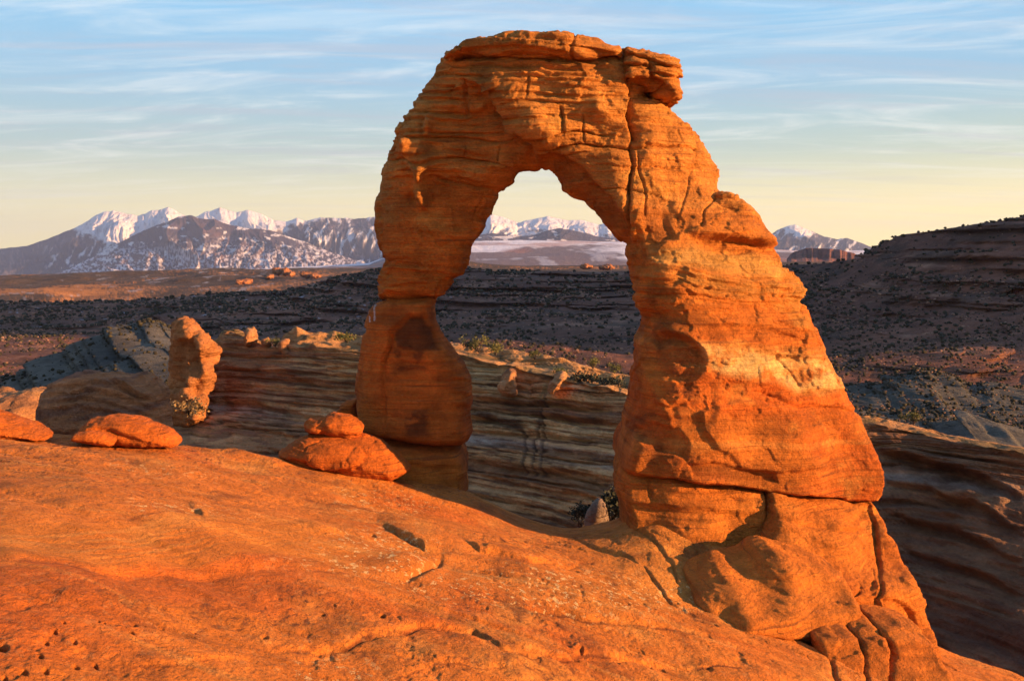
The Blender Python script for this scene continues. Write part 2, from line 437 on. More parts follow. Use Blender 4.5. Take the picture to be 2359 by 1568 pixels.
f.ledge([(868, 1198), (920, 1230), (975, 1265), (1014, 1271)], 0.20, 46, 14, 3, cut=.15, ends=2); f.crack([(880, 1204), (920, 1231), (975, 1266), (1012, 1272)], 3, .07)
f.ledge([(1050, 1238), (1100, 1277), (1163, 1289), (1213, 1298), (1260, 1302), (1311, 1301), (1366, 1289)], 0.20, 40, 14, 3, cut=.15, ends=2); f.crack([(1062, 1250), (1100, 1278), (1163, 1290), (1213, 1299), (1311, 1302), (1366, 1290)], 3, .06)
f.ledge([(680, 1215), (760, 1232), (815, 1236)], 0.16, 26, 12, 4, cut=.4, ends=2)
f.ledge([(430, 1172), (462, 1198), (470, 1210)], 0.10, 22, 10, 4, cut=.4, ends=2)
f.blob(447, 1190, 18, 8, -0.05, -35); f.blob(820, 1222, 26, 16, 0.08, 30); f.blob(1016, 1245, 60, 22, 0.14, 25)
f.crack([(1014, 1273), (1006, 1293), (983, 1312), (951, 1328), (925, 1337)], 8, 0.16)
f.blob(930, 1296, 70, 26, 0.14, -15); f.blob(1030, 1312, 40, 22, -0.10, 0)
for c in ([(1479, 1289), (1502, 1316), (1529, 1352), (1551, 1380), (1580, 1398), (1606, 1411)], [(1527, 1278), (1547, 1294), (1563, 1334), (1583, 1350)],
          [(1597, 1244), (1608, 1262), (1606, 1285), (1642, 1307), (1664, 1330)], [(1320, 1236), (1366, 1258), (1440, 1272), (1480, 1292)],
          [(1500, 1226), (1540, 1248), (1600, 1262)], [(1450, 1210), (1500, 1240), (1545, 1290)]):
    f.crack(c, 2.4, 0.12); f.ledge([(a, b + 2) for a, b in c], 0.07, 20, 10, 3, cut=.4, ends=2)
f.ledge([(560, 1462), (615, 1469), (771, 1479), (860, 1462), (967, 1451), (1045, 1461), (1092, 1469), (1124, 1492), (1162, 1508), (1241, 1512), (1319, 1520), (1378, 1512), (1476, 1524), (1560, 1533), (1700, 1540)], 0.13, 34, 14, 4, cut=.4, ends=2)
f.crack([(615, 1470), (771, 1480), (967, 1452), (1092, 1470), (1162, 1509), (1319, 1521), (1476, 1525), (1700, 1541)], 3, 0.06)
f.ledge([(1033, 1352), (1084, 1371), (1162, 1383), (1241, 1392), (1358, 1414), (1476, 1440), (1600, 1458), (1720, 1468)], 0.12, 30, 16, 4, cut=.4, ends=2)
f.crack([(1084, 1371), (1162, 1383), (1241, 1392), (1358, 1414), (1476, 1440), (1600, 1458)], 3, 0.05)
f.ledge([(0, 1440), (150, 1420), (330, 1390), (520, 1386)], 0.04, 40, 20, 5, cut=.4, ends=2)
f.ledge([(240, 1545), (420, 1528), (560, 1500), (640, 1508)], 0.06, 30, 14, 4, cut=.4, ends=2)
f.ledge([(600, 1130), (700, 1140), (800, 1160), (900, 1182)], 0.05, 30, 12, 4, cut=.4, ends=2)
f.ledge([(560, 1180), (640, 1196), (700, 1216)], 0.06, 24, 10, 4, cut=.4, ends=2)
f.ledge([(880, 1560), (1000, 1530), (1180, 1545), (1360, 1552)], 0.07, 26, 14, 4, cut=.4, ends=2)
for o in range(7):   # shallow curved bedding lines in the smooth lens
    f.crack([(-20, 1205 + o * 12), (200, 1222 + o * 11), (430, 1232 + o * 9), (640, 1226 + o * 7), (800, 1214 + o * 6)], 2.2, 0.010 + 0.006 * (o % 3))
for (a, b, r) in [(5, 1487, 11), (307, 1439, 6.5), (374, 1435, 5), (298, 1459, 6), (129, 1460, 5), (107, 1478, 5), (171, 1480, 4), (93, 1515, 6), (52, 1552, 7), (107, 1551, 6), (173, 1537, 5.5), (217, 1530, 6), (7, 1551, 5), (611, 1445, 5), (335, 1440, 3.5), (150, 1445, 2.5), (225, 1441, 2.5), (238, 1443, 2.5), (447, 1431, 2.5), (742, 1416, 3), (880, 1430, 4), (860, 1228, 5), (1336, 1512, 6), (1350, 1480, 3), (770, 1402, 3)]:
    f.blob(a, b, r * 1.25, r * 0.72, -0.10 - r * 0.012, 22, 1.6)
# cracked toe at the lower right
for c in ([(1905, 1490), (1918, 1530), (1940, 1568), (1950, 1600)], [(1985, 1490), (1992, 1530), (2000, 1600)], [(2040, 1490), (2060, 1530), (2045, 1600)]):
    f.crack(c, 5, 0.2)
sx, sy, sz = X.ravel(), Y.ravel(), Z.ravel()
n0 = 0.16 * fbm(sx * .22, sy * .22, sz * 0, 3, 5)
n0 = n0 + 0.15 * fbm(sx * .07, sy * .32 + sx * .20, 0 * sx, 3, 6) + .10 * (ridged(sx * .10, sy * .45 + sx * .30, 0 * sx, 3, 7) - .3) * sstep(8, 14, sy)
st_ = 0.07 * fbm(sx * .12 + sy * .05, sy * .5, (sz + .12 * sx) * 1.6, 4, 9)
rg = sstep(1335, 1380, f.py + 18 * fbm(sx, sy, 0 * sx, 2, 44)) * 0.75 + sstep(1200, 1150, f.py) * 0.7 + sstep(1000, 1150, f.px) * sstep(1180, 1260, f.py) * 0.8 + 0.12
rg = np.clip(rg, 0, 1)
fine = (0.035 * fbm(sx * 1.8, sy * 1.1, sz * 2, 5, 11, .6) - 0.03 * sstep(.35, .8, fbm(sx * 2.6, sy * 1.2, sz * 2, 4, 15, .6))) * rg
dist = np.clip(sy / 20, 0.5, 1.6)
gl = 1 - 2 * np.abs(vnoise(sx * .09 + 3, sy * .85 + .25 * sx, 0 * sx, 16)); gl2 = 1 - 2 * np.abs(vnoise(sx * .22, sy * 2.1 + .6 * sx, 0 * sx, 17)); gl3 = 1 - 2 * np.abs(vnoise(sx * .5, sy * 4.2 + 1.3 * sx, 0 * sx, 18))
fine = fine - (.040 * sstep(.78, .99, gl) + .022 * sstep(.75, .99, gl2) + .012 * sstep(.7, .99, gl3)) * (.25 + .75 * rg)
zz = sz + (f.h * 0.60 + n0 * .8 * np.clip((sy - 3) / 10, 0, 1) + st_ + fine) * np.where(sy > 3, 1, 0.5)
V = np.stack([sx, sy, zz], 1); Q = grid_quads(*X.shape)
# albedo
c = np.tile(np.array(ORANGE, np.float32), (len(V), 1))
t1 = fbm(sx * .35, sy * .35, 0 * sx, 4, 21)
c = mixc(c, RED, sstep(-.1, .9, t1) * .6)
c = mixc(c, (0.56, 0.18, 0.022), np.clip(sstep(1190, 1215, f.py) * sstep(1310, 1290, f.py) * sstep(900, 650, f.px) * .7, 0, 1))
t2 = fbm(sx * .6, sy * .25, zz * 1.2, 5, 23, .6)
c = mixc(c, (0.58, 0.24, 0.045), sstep(.1, .8, t2) * .6)
c = mixc(c, (0.53, 0.22, 0.04), sstep(1250, 1600, f.px) * sstep(1200, 1260, f.py) * sstep(1420, 1340, f.py) * .7)
c = mixc(c, VARN_SHADE, sstep(.1, .8, fbm(sx * 1.1, sy * .5, 0 * sx, 5, 29, .6)) * .6 * rg)
lens = sstep(1190, 1215, f.py) * sstep(1310, 1296, f.py) * sstep(850, 650, f.px)
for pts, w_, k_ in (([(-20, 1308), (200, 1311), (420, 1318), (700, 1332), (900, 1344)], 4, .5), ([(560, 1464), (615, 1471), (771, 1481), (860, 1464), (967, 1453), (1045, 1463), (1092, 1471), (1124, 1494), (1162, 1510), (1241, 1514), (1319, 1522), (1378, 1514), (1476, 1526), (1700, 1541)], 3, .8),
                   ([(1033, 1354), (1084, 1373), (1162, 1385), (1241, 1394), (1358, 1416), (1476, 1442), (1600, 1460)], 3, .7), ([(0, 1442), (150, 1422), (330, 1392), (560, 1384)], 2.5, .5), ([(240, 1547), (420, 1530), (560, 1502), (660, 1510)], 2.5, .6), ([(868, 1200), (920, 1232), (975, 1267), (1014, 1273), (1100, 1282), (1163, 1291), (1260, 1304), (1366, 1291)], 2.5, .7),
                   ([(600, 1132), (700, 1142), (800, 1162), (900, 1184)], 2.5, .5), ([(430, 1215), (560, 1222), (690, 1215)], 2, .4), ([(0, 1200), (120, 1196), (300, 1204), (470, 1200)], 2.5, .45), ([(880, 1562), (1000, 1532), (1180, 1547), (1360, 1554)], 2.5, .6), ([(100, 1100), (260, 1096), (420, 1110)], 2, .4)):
    d_, _, _ = seg_dist(f.px, f.py, pts); c = mixc(c, (0.14, 0.035, 0.01), sstep(w_, w_ * .3, d_) * k_ * sstep(-.5, .2, fbm(sx * 1.5, sy * 1.5, 0 * sx, 3, 37)))      # seam lines darkened in the colour, for shade the ledges hardly cast
lz = lens * sstep(.55, .95, 1 - 2 * np.abs(vnoise(f.px * .0015, (f.py - 12 * np.cos(f.px * .0045)) * .12, 0 * sx, 39))); c = mixc(c, (0.62, 0.25, 0.05), lz * .6)
c = mixc(c, (0.34, 0.09, 0.014), sstep(1312, 1322, f.py) * sstep(1400, 1340, f.py) * sstep(900, 600, f.px) * (.3 + .4 * sstep(-.2, .5, fbm(sx * 2, sy * 1.2, 0 * sx, 4, 41, .65))))  # band below the slope break: its turn from the sun darkened in colour
c = mixc(c, (0.30, 0.085, 0.014), sstep(.80, .99, gl2) * .45 * rg); c = mixc(c, (0.62, 0.27, 0.06), sstep(.2, .9, fbm(sx * .25, sy * 1.6, 0 * sx, 5, 35, .62)) * .5)
spot = 1.15 * np.clip(f.mask([(590, 1290), (700, 1245), (870, 1215), (1000, 1262), (1000, 1300), (930, 1335), (780, 1330)], 25) + f.mask([(900, 1350), (1060, 1320), (1250, 1310), (1700, 1350), (1500, 1420), (1250, 1400), (1050, 1385)], 30) * .8
               + f.mask([(300, 1170), (520, 1180), (640, 1205), (600, 1225), (330, 1205)], 20) * .7 + f.mask([(620, 1500), (800, 1500), (900, 1540), (700, 1550)], 25) * .8
               + f.mask([(250, 1060), (500, 1080), (500, 1105), (250, 1090)], 18) * .35 + f.mask([(780, 1110), (1000, 1150), (950, 1200), (780, 1170)], 30) * .5 + 0.10, 0, 1)
speck = np.clip(rg * (.75 + .6 * fbm(sx * .4, sy * .25, 0 * sx, 3, 33)) , 0, 1) * (1 - lens * .9) * sstep(1600, 1350, f.px + 0 * sx)
speck = np.clip(speck, 0, 1)
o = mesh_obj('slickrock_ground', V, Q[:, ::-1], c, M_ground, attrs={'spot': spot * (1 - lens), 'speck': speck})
tag(o, kind='structure')
print('ground', len(V), round(time.time() - T0, 1))

# ------------------------------------------------------------------ the arch
def view_dir_disp(V, nrm, h):
    """relief is carved along the surface normal, where it faces the viewer's side"""
    w = sstep(-0.1, 0.35, -nrm[:, 1])
    return V + nrm * (h * w)[:, None]
YCX = [(780, 38.1), (1000, 37.7), (1200, 36.0), (1420, 34.9), (1560, 34.4), (1800, 34.2), (2100, 34.4)]
A = {}
A['outline'] = [(890, 693), (864, 684), (866, 650), (872, 622), (874, 600), (868, 560), (862, 520), (862, 480), (866, 440), (874, 392), (884, 352), (893, 332), (915, 288), (934, 262), (938, 244), (958, 222), (970, 205), (982, 185), (993, 160), (1003, 140), (1022, 118),
    (1150, 110), (1420, 110), (1470, 140), (1490, 175), (1500, 205), (1540, 228), (1554, 252), (1588, 278), (1604, 300), (1620, 318), (1638, 346), (1646, 366), (1660, 385), (1668, 405), (1672, 442), (1700, 456), (1732, 468), (1760, 490), (1784, 518), (1798, 545),
    (1812, 575), (1828, 606), (1850, 632), (1874, 658), (1876, 672), (1868, 688), (1886, 720), (1904, 765), (1920, 812), (1942, 850), (1964, 884), (1984, 925), (2004, 962), (2018, 1002), (2030, 1052), (2037, 1100), (2034, 1138), (2014, 1159), (1980, 1158),
    (1800, 1138), (1600, 1115), (1456, 1093), (1438, 1080), (1442, 1040), (1452, 990), (1462, 940), (1468, 895), (1474, 850), (1478, 800), (1486, 775), (1496, 755), (1497, 735), (1484, 708), (1470, 685), (1466, 640), (1462, 600), (1456, 562),
    (1430, 540), (1404, 512), (1382, 482), (1352, 456), (1322, 448), (1302, 434), (1290, 405), (1276, 388), (1250, 380), (1242, 386), (1196, 393), (1176, 415), (1142, 440), (1130, 475), (1110, 520), (1086, 555), (1072, 585), (1060, 620), (1036, 652), (1004, 688)]
FRONT = [(930, 685, 37.0), (990, 660, 36.8), (930, 560, 36.4), (1040, 600, 36.8), (950, 450, 36.0), (1080, 500, 36.7), (885, 450, 36.7), (960, 340, 35.05), (1000, 230, 35.4), (1080, 300, 35.9), (1150, 380, 36.0), (1060, 150, 34.6),
    (1200, 170, 33.9), (1235, 240, 33.7), (1290, 310, 33.65), (1350, 220, 33.75), (1450, 300, 33.95), (1240, 370, 35.0), (1560, 300, 34.6), (1620, 390, 35.4), (1460, 420, 33.6), (1340, 410, 34.3), (1560, 450, 34.2),
    (1480, 540, 33.2), (1600, 520, 33.6), (1750, 550, 34.4), (1820, 640, 34.5), (1480, 650, 32.8), (1600, 650, 32.8), (1740, 700, 33.4), (1500, 800, 32.3), (1650, 800, 32.2), (1850, 820, 33.6), (1450, 950, 32.0), (1580, 950, 31.6), (1750, 950, 32.2), (1980, 980, 33.9),
    (1440, 1070, 31.7), (1600, 1080, 31.2), (1800, 1100, 31.8), (2000, 1120, 33.2)]
THICK = [(930, 600, 2.6), (960, 350, 3.0), (1200, 200, 3.4), (1500, 300, 3.6), (1600, 500, 3.8), (1600, 800, 4.4), (1700, 1050, 5.6)]
V, Q = rock_body(A['outline'], YCX, FRONT, THICK, R=lambda a, b: 1.25 - 1.0 * sstep(950, 1080, b) - .7 * sstep(640, 690, b) * (a < 1250), p=2.3, st=(0.034, 0.062, 0.034), sig=62, rough=3.2, seed=1)
print('arch voxels', len(V), round(time.time() - T0, 1))

def arch_features(px, py):
    f = Feat(px, py, 7, 11, 0.018)
    # main cleft between the left shoulder and the lintel
    cl = [(1060, 176), (1109, 197), (1125, 228), (1150, 262), (1172, 288), (1202, 314), (1222, 340), (1228, 368), (1246, 384)]
    f.ledge([(a, b) for a, b in cl], 0.40, 46, 36, 5); f.crack(cl, 10, 0.32)
    f.blob(1210, 335, 26, 20, -0.40, 40); f.blob(1140, 262, 24, 16, -0.22, 40)
    f.crack([(1068, 188), (1070, 239), (1075, 266)], 5, 0.28); f.crack([(1023, 217), (1045, 214), (1068, 213)], 3, .12); f.crack([(1030, 232), (1068, 238)], 3, .12); f.crack([(1022, 240), (1052, 192)], 2.5, .10)
    f.plate([(1020, 246), (1066, 243), (1068, 262), (1108, 262), (1110, 240), (1076, 236), (1074, 190), (1060, 190), (1030, 214)], 0.08, 3)
    for c, w, d in [([(898, 318), (960, 319), (1023, 318), (1098, 321), (1160, 326), (1209, 331)], 2.8, .13), ([(884, 368), (950, 369), (1008, 368), (1135, 372), (1200, 384)], 2.6, .10),
                    ([(1004, 414), (1068, 426), (1124, 433), (1140, 438)], 2.8, .10), ([(900, 360), (915, 316), (948, 262)], 2.6, .12), ([(1156, 330), (1153, 372)], 2.4, .10), ([(1070, 330), (1068, 372)], 2.2, .07),
                    ([(1206, 316), (1265, 306), (1321, 304), (1433, 314)], 2.6, .12), ([(1228, 342), (1340, 333), (1448, 341), (1600, 345)], 2.6, .12), ([(1355, 435), (1433, 437), (1526, 452)], 2.4, .08),
                    ([(1358, 373), (1448, 385), (1600, 388), (1660, 392)], 2.4, .08), ([(1449, 190), (1450, 239), (1457, 273), (1461, 329)], 6, .42), ([(1456, 320), (1450, 347), (1455, 385), (1446, 433), (1448, 496), (1456, 540)], 4.5, .26),
                    ([(1466, 345), (1471, 385), (1481, 422), (1487, 470), (1489, 512)], 2.6, .10), ([(1600, 292), (1593, 385), (1574, 452), (1565, 520)], 2.2, .05), ([(1288, 243), (1294, 270), (1302, 300)], 3, .12),
                    ([(1120, 433), (1112, 470), (1086, 520)], 2.4, .06), ([(1655, 455), (1622, 490), (1612, 540)], 2.4, .07), ([(1340, 262), (1345, 300), (1352, 330)], 2.4, .08), ([(1213, 170), (1212, 225)], 2.4, .07),
                    ([(880, 622), (960, 626), (1050, 634)], 2.4, .05), ([(868, 655), (940, 658), (1030, 654)], 2.2, .04), ([(1032, 640), (1012, 660), (1003, 686)], 3, .12)]:
        f.crack(c, w * .9, d * 1.5)
    f.ledge([(1449, 190), (1450, 239), (1457, 273), (1461, 329)][::-1], 0.14, 30, 20, 3)
    # strata lips on the lintel and left shoulder
    for y0, h in ((148, .14), (160, .08), (172, .10), (186, .06), (205, .08), (222, .06)):
        f.ledge([(1000, y0 - 4), (1090, y0 - 2), (1200, y0 + 4), (1330, y0 + 12), (1440, y0 + 16)], h, 10, 8, 2)
    for k, y0 in enumerate(range(196, 420, 15)):
        f.ledge([(880, y0 + 8), (960, y0), (1040, y0 + 3), (1130 if y0 > 250 else 1070, y0 + 9)], 0.035 + 0.03 * ((k * 7) % 3), 12, 8, 2)
    f.ledge([(1060, 176), (1100, 205), (1135, 205), (1160, 190)], .16, 26, 10, 3)
    # lintel bulges
    f.blob(1395, 252, 40, 24, .30, 25, 1.5); f.blob(1245, 285, 55, 34, .34, 20, 1.5); f.blob(1315, 330, 60, 26, .10, 15); f.blob(1330, 190, 60, 30, .16, 10); f.blob(1180, 215, 45, 24, .18, 30)
    f.blob(1500, 330, 30, 60, .22, 10); f.blob(1560, 330, 28, 70, .22, -5); f.blob(1635, 355, 16, 50, .12, -20); f.blob(1420, 370, 30, 30, .16, 0)
    f.blob(1075, 345, 60, 16, .10, 0); f.blob(1100, 400, 34, 22, .22, -20, 1.4); f.blob(1045, 390, 30, 26, .10); f.blob(1180, 370, 34, 26, .18, 10, 1.4)
    f.ledge([(1226, 344), (1290, 352), (1335, 384), (1370, 420), (1405, 455), (1440, 500), (1462, 560)][::-1], -0.16, 24, 40, 5)
    f.blob(958, 345, 26, 50, .62, -15, 1.2); f.blob(985, 290, 9, 26, .50, 10, 1.5); f.blob(985, 372, 34, 16, .42, -12, 1.3); f.blob(940, 330, 8, 22, .3, 10, 1.5); f.blob(968, 400, 10, 18, .4, 10, 1.5); f.blob(976, 450, 13, 26, .6, -15, 1.6); f.blob(950, 455, 14, 14, -.2, 0)
    f.blob(930, 470, 40, 60, .12); f.blob(1060, 450, 50, 26, .12, -20); f.blob(1000, 540, 60, 40, .10)
    for k in range(6):    # slanting spall scars on the left limb
        f.crack([(905 + k * 24, 500 + k * 6), (930 + k * 24, 545 + k * 5), (950 + k * 25, 580)], 4, .05 + .02 * (k % 2))
    # right limb
    f.plate([(1500, 430), (1525, 445), (1545, 520), (1552, 550), (1500, 560), (1478, 500)], -.12, 8)
    f.blob(1540, 480, 14, 50, -.14, 0); f.blob(1690, 500, 60, 40, .14, 15); f.blob(1770, 520, 14, 30, -.12, -20, 1.4); f.blob(1745, 540, 30, 20, .12)
    f.ledge([(1580, 540), (1620, 548), (1700, 552), (1760, 562), (1800, 566), (1830, 580)], .32, 26, 16, 3); f.crack([(1640, 572), (1690, 578), (1738, 576)], 8, .28); f.crack([(1770, 552), (1800, 562), (1820, 568)], 7, .2)
    f.blob(1812, 592, 10, 16, -.26, 0, 1.4); f.blob(1690, 600, 90, 16, -.16, 4)
    f.ledge([(1500, 596), (1560, 616), (1620, 630), (1700, 642), (1780, 650), (1830, 655)], -.10, 14, 16, 4)
    for k in range(7):
        f.ledge([(1500 + 12 * k, 610 + 9 * k), (1600, 632 + 9 * k), (1700, 646 + 9 * k), (1780, 655 + 9 * k), (1866, 672 + 7 * k)], .06 + .05 * (k % 2), 8, 7, 2)
    f.crack([(1740, 668), (1790, 682), (1830, 690), (1872, 700)], 3.2, .16)
    f.blob(1480, 690, 28, 34, .14); f.blob(1530, 640, 24, 18, .18, 30, 1.4); f.blob(1560, 700, 40, 30, .10)
    f.blob(1500, 728, 50, 14, -.22, -5)
    # alcoves
    f.plate([(1500, 775), (1540, 768), (1580, 778), (1606, 800), (1620, 830), (1618, 856), (1600, 866), (1560, 872), (1500, 860), (1486, 820)], -.24, 12)
    f.ledge([(1495, 784), (1515, 772), (1545, 768), (1585, 780), (1606, 800), (1620, 832)], .16, 16, 10, 3)
    f.plate([(1500, 862), (1600, 868), (1640, 880), (1650, 940), (1630, 985), (1560, 985), (1500, 960)], -.10, 9)
    f.blob(1650, 770, 70, 18, -.14, 5); f.blob(1850, 770, 80, 14, -.08, 10)
    f.ledge([(1600, 745), (1700, 752), (1800, 765), (1900, 790)], .10, 20, 14, 4)
    f.ledge([(1640, 790), (1740, 800), (1800, 820), (1900, 826)], .08, 12, 12, 3)
    f.ledge([(1700, 880), (1780, 896), (1850, 902), (1960, 895)], .07, 26, 16, 4)
    f.crack([(1735, 900), (1790, 910), (1850, 926), (1900, 936), (1960, 945), (2004, 956)], 3.0, .14); f.ledge([(1735, 900), (1790, 910), (1850, 926), (2004, 956)], .05, 18, 10, 3)
    f.crack([(1792, 818), (1822, 850), (1846, 885)], 2.6, .10); f.blob(1780, 905, 20, 8, -.18, 10, 1.4)
    f.plate([(1615, 945), (1700, 920), (1760, 925), (1850, 945), (1930, 1000), (1900, 1080), (1800, 1090), (1710, 1080), (1680, 1050), (1650, 1030), (1625, 990)], .13, 5)
    f.plate([(1585, 1068), (1640, 1062), (1700, 1078), (1780, 1090), (1786, 1112), (1740, 1112), (1600, 1098)], -.13, 4)
    f.plate([(1462, 985), (1500, 975), (1560, 985), (1590, 1020), (1580, 1060), (1540, 1050), (1500, 1040), (1476, 1020)], -.12, 6)
    f.blob(1470, 1040, 20, 40, .16, 20, 1.3); f.ledge([(1500, 930), (1540, 935), (1580, 925)], .08, 14, 9, 3)
    f.blob(1520, 920, 10, 60, .12, -25, 1.3)
    for k in range(5): f.crack([(1850 + 24 * k, 700 + 34 * k), (1853 + 25 * k, 722 + 34 * k)], 2.4, .10)
    f.crack([(1660, 440), (1700, 452)], 2, .1)
    return f
def arch_color(px, py, X, Y_, Z_, f, low=0.0):
    c = np.tile(np.array(ORANGE, np.float32), (len(px), 1))
    zs = Z_ + 0.07 * X
    up = sstep(700, 300, py)
    c = mixc(c, TAN, up * .55)
    c = mixc(c, RED, sstep(560, 950, py) * .75 * sstep(-.6, .5, fbm(X * .5, Y_ * .5, zs, 3, 70)))
    band = fbm(X * .12, Y_ * .12, zs * 2.4, 4, 71)
    c = mixc(c, (0.36, 0.105, 0.016), sstep(.15, .75, band) * .4); c = mixc(c, TAN, sstep(-.2, -.8, band) * .5)
    q = fbm(X * .7, Y_ * .7, Z_ * .9, 5, 72, .6)
    c = mixc(c, VARN_SHADE, sstep(.25, .75, q) * (.28 + .3 * sstep(500, 700, py) * sstep(1650, 1450, px)))
    c = mixc(c, (0.57, 0.29, 0.06), sstep(-.25, -.8, q) * .45)
    def m(poly, s=10): return f.mask(poly, s)
    w = fbm(X * 2.2, Y_ * 2, Z_ * 2.6, 4, 74, .6)
    c = mixc(c, PALE, m([(1610, 795), (1700, 805), (1800, 822), (1900, 826), (1960, 880), (1900, 905), (1780, 880), (1700, 868), (1640, 850)], 16) * sstep(-.7, .3, w + .1) * .9)
    c = mixc(c, (0.58, 0.32, 0.08), m([(1500, 575), (1620, 572), (1760, 585), (1820, 610), (1800, 640), (1640, 625), (1500, 610)], 14) * .7)
    c = mixc(c, (0.42, 0.22, 0.05), m([(1470, 620), (1700, 640), (1870, 665), (1860, 700), (1700, 690), (1500, 660)], 16) * .45 * sstep(-.4, .4, w))
    c = mixc(c, VARN_SHADE, m([(1490, 775), (1560, 768), (1614, 810), (1618, 860), (1520, 868)], 14) * (.45 + .25 * w))  # alcove: varnish and the hollow's shade, both put into the colour
    c = mixc(c, VARN_SHADE, m([(1510, 870), (1600, 868), (1620, 910), (1560, 930), (1520, 910)], 10) * sstep(-.1, .4, w) * .7)
    c = mixc(c, VARN_SHADE, m([(1500, 430), (1530, 450), (1548, 540), (1510, 556), (1480, 500)], 10) * .5)  # dark stain and shadow patch on the right limb, painted together
    c = mixc(c, (0.27, 0.07, 0.012), m([(1300, 352), (1345, 384), (1400, 440), (1450, 500), (1458, 556), (1400, 512), (1350, 455), (1300, 432), (1270, 380)], 10) * .55)  # underside facet of the opening, its shade painted into the colour
    c = mixc(c, VARN_SHADE, m([(1585, 1068), (1700, 1078), (1786, 1092), (1786, 1112), (1600, 1098)], 6) * .4)  # shade in the recess below the spalled plate, painted in
    for a, b in (((880, 500), (930, 640)), ((930, 520), (985, 620)), ((1020, 470), (1060, 560))):
        pass
    c = mixc(c, VARN_SHADE, m([(868, 400), (930, 420), (950, 520), (900, 640), (868, 600)], 26) * .30)
    return c
px, py = proj(V)
f = arch_features(px, py)
nrm = vnormals(V, Q)
X, Y_, Z_ = V.T
zs = Z_ + 0.07 * X
upz = sstep(440, 260, py)
mid = sstep(590, 620, py) * sstep(740, 690, py)
sx_ = ridged(X * .22, Y_ * .22, zs * 3.1, 4, 61, .6); sfine = fbm(X * .5, Y_ * .5, zs * 7.0, 4, 62, .6)
gv = 1 - 2 * np.abs(vnoise(X * .18, Y_ * .18, zs * 2.1, 68)); gv2 = 1 - 2 * np.abs(vnoise(X * .3, Y_ * .3, zs * 5.0, 69))
h = (sx_ - .3) * (.012 + .035 * upz + .07 * mid) + sfine * (.008 + .022 * upz + .03 * mid)
h -= sstep(.72, .98, gv) * (.012 + .10 * upz + .05 * mid) + sstep(.7, .98, gv2) * (.006 + .045 * upz + .03 * mid)
h += .10 * fbm(X * .55, Y_ * .55, Z_ * .6, 3, 63) + .030 * fbm(X * 2.2, Y_ * 2.2, Z_ * 2.6, 4, 64, .6)
q = fbm(X * 1.2, Y_ * 1.2, Z_ * 1.5, 4, 66, .55)
h += .06 * sstep(.05, .22, q) - .05 * sstep(.0, -.2, fbm(X * .9, Y_ * .9, Z_ * 1.9, 4, 67))      # spalled skin with sharp rims
h = h * (1 - .55 * sstep(860, 1000, py))
V1 = V + nrm * h[:, None]; V1 = view_dir_disp(V1, nrm, f.h)
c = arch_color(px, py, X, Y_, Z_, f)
arch = bpy.data.objects.new('rock_arch', None); COL.objects.link(arch); arch.location = (5.0, 34.0, -8.0)
tag(arch, 'tall freestanding orange sandstone arch on the slickrock rim, right limb thick, left limb pinched', 'rock arch')
def kid(o):
    o.parent = arch; o.matrix_parent_inverse = arch.matrix_world.inverted() if False else o.matrix_parent_inverse
    o.location = (-5.0, -34.0, 8.0)
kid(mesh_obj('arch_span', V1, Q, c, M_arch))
print('arch', round(time.time() - T0, 1))

def finish_body(name, poly, ycx, front, thick, feats=None, color=None, nz=(.05, .10, .03), parent=None, mat=None, strata_k=3.0, seed=0, dip=.07, gro=.02, **kw):
    V, Q = rock_body(poly, ycx, front, thick, seed=seed, **kw)
    px, py = proj(V); f = Feat(px, py, 5, seed)
    if feats: feats(f)
    nrm = vnormals(V, Q); X, Y_, Z_ = V.T; zs = Z_ + dip * X
    s = kw.get('scale', 1)
    h = (ridged(X * .25, Y_ * .25, zs * strata_k, 4, 80 + seed, .6) - .3) * nz[0] + fbm(X * .6, Y_ * .6, Z_ * .7, 4, 82 + seed) * nz[1] + fbm(X * 2.3, Y_ * 2.3, Z_ * 2.6, 4, 84 + seed, .6) * nz[2]
    q = fbm(X * 1.2, Y_ * 1.2, Z_ * 1.5, 4, 86 + seed, .55); h += nz[2] * 1.4 * sstep(.05, .22, q)
    h = h - gro * (sstep(.72, .98, 1 - 2 * np.abs(vnoise(X * .18, Y_ * .18, zs * strata_k * 1.1, 90 + seed))) + .5 * sstep(.7, .98, 1 - 2 * np.abs(vnoise(X * .3, Y_ * .3, zs * strata_k * 2.3, 91 + seed))))
    V1 = view_dir_disp(V + nrm * h[:, None], nrm, f.h)
    c = color(px, py, X, Y_, Z_, f)
    o = mesh_obj(name, V1, Q, c, mat or M_arch)
    return o
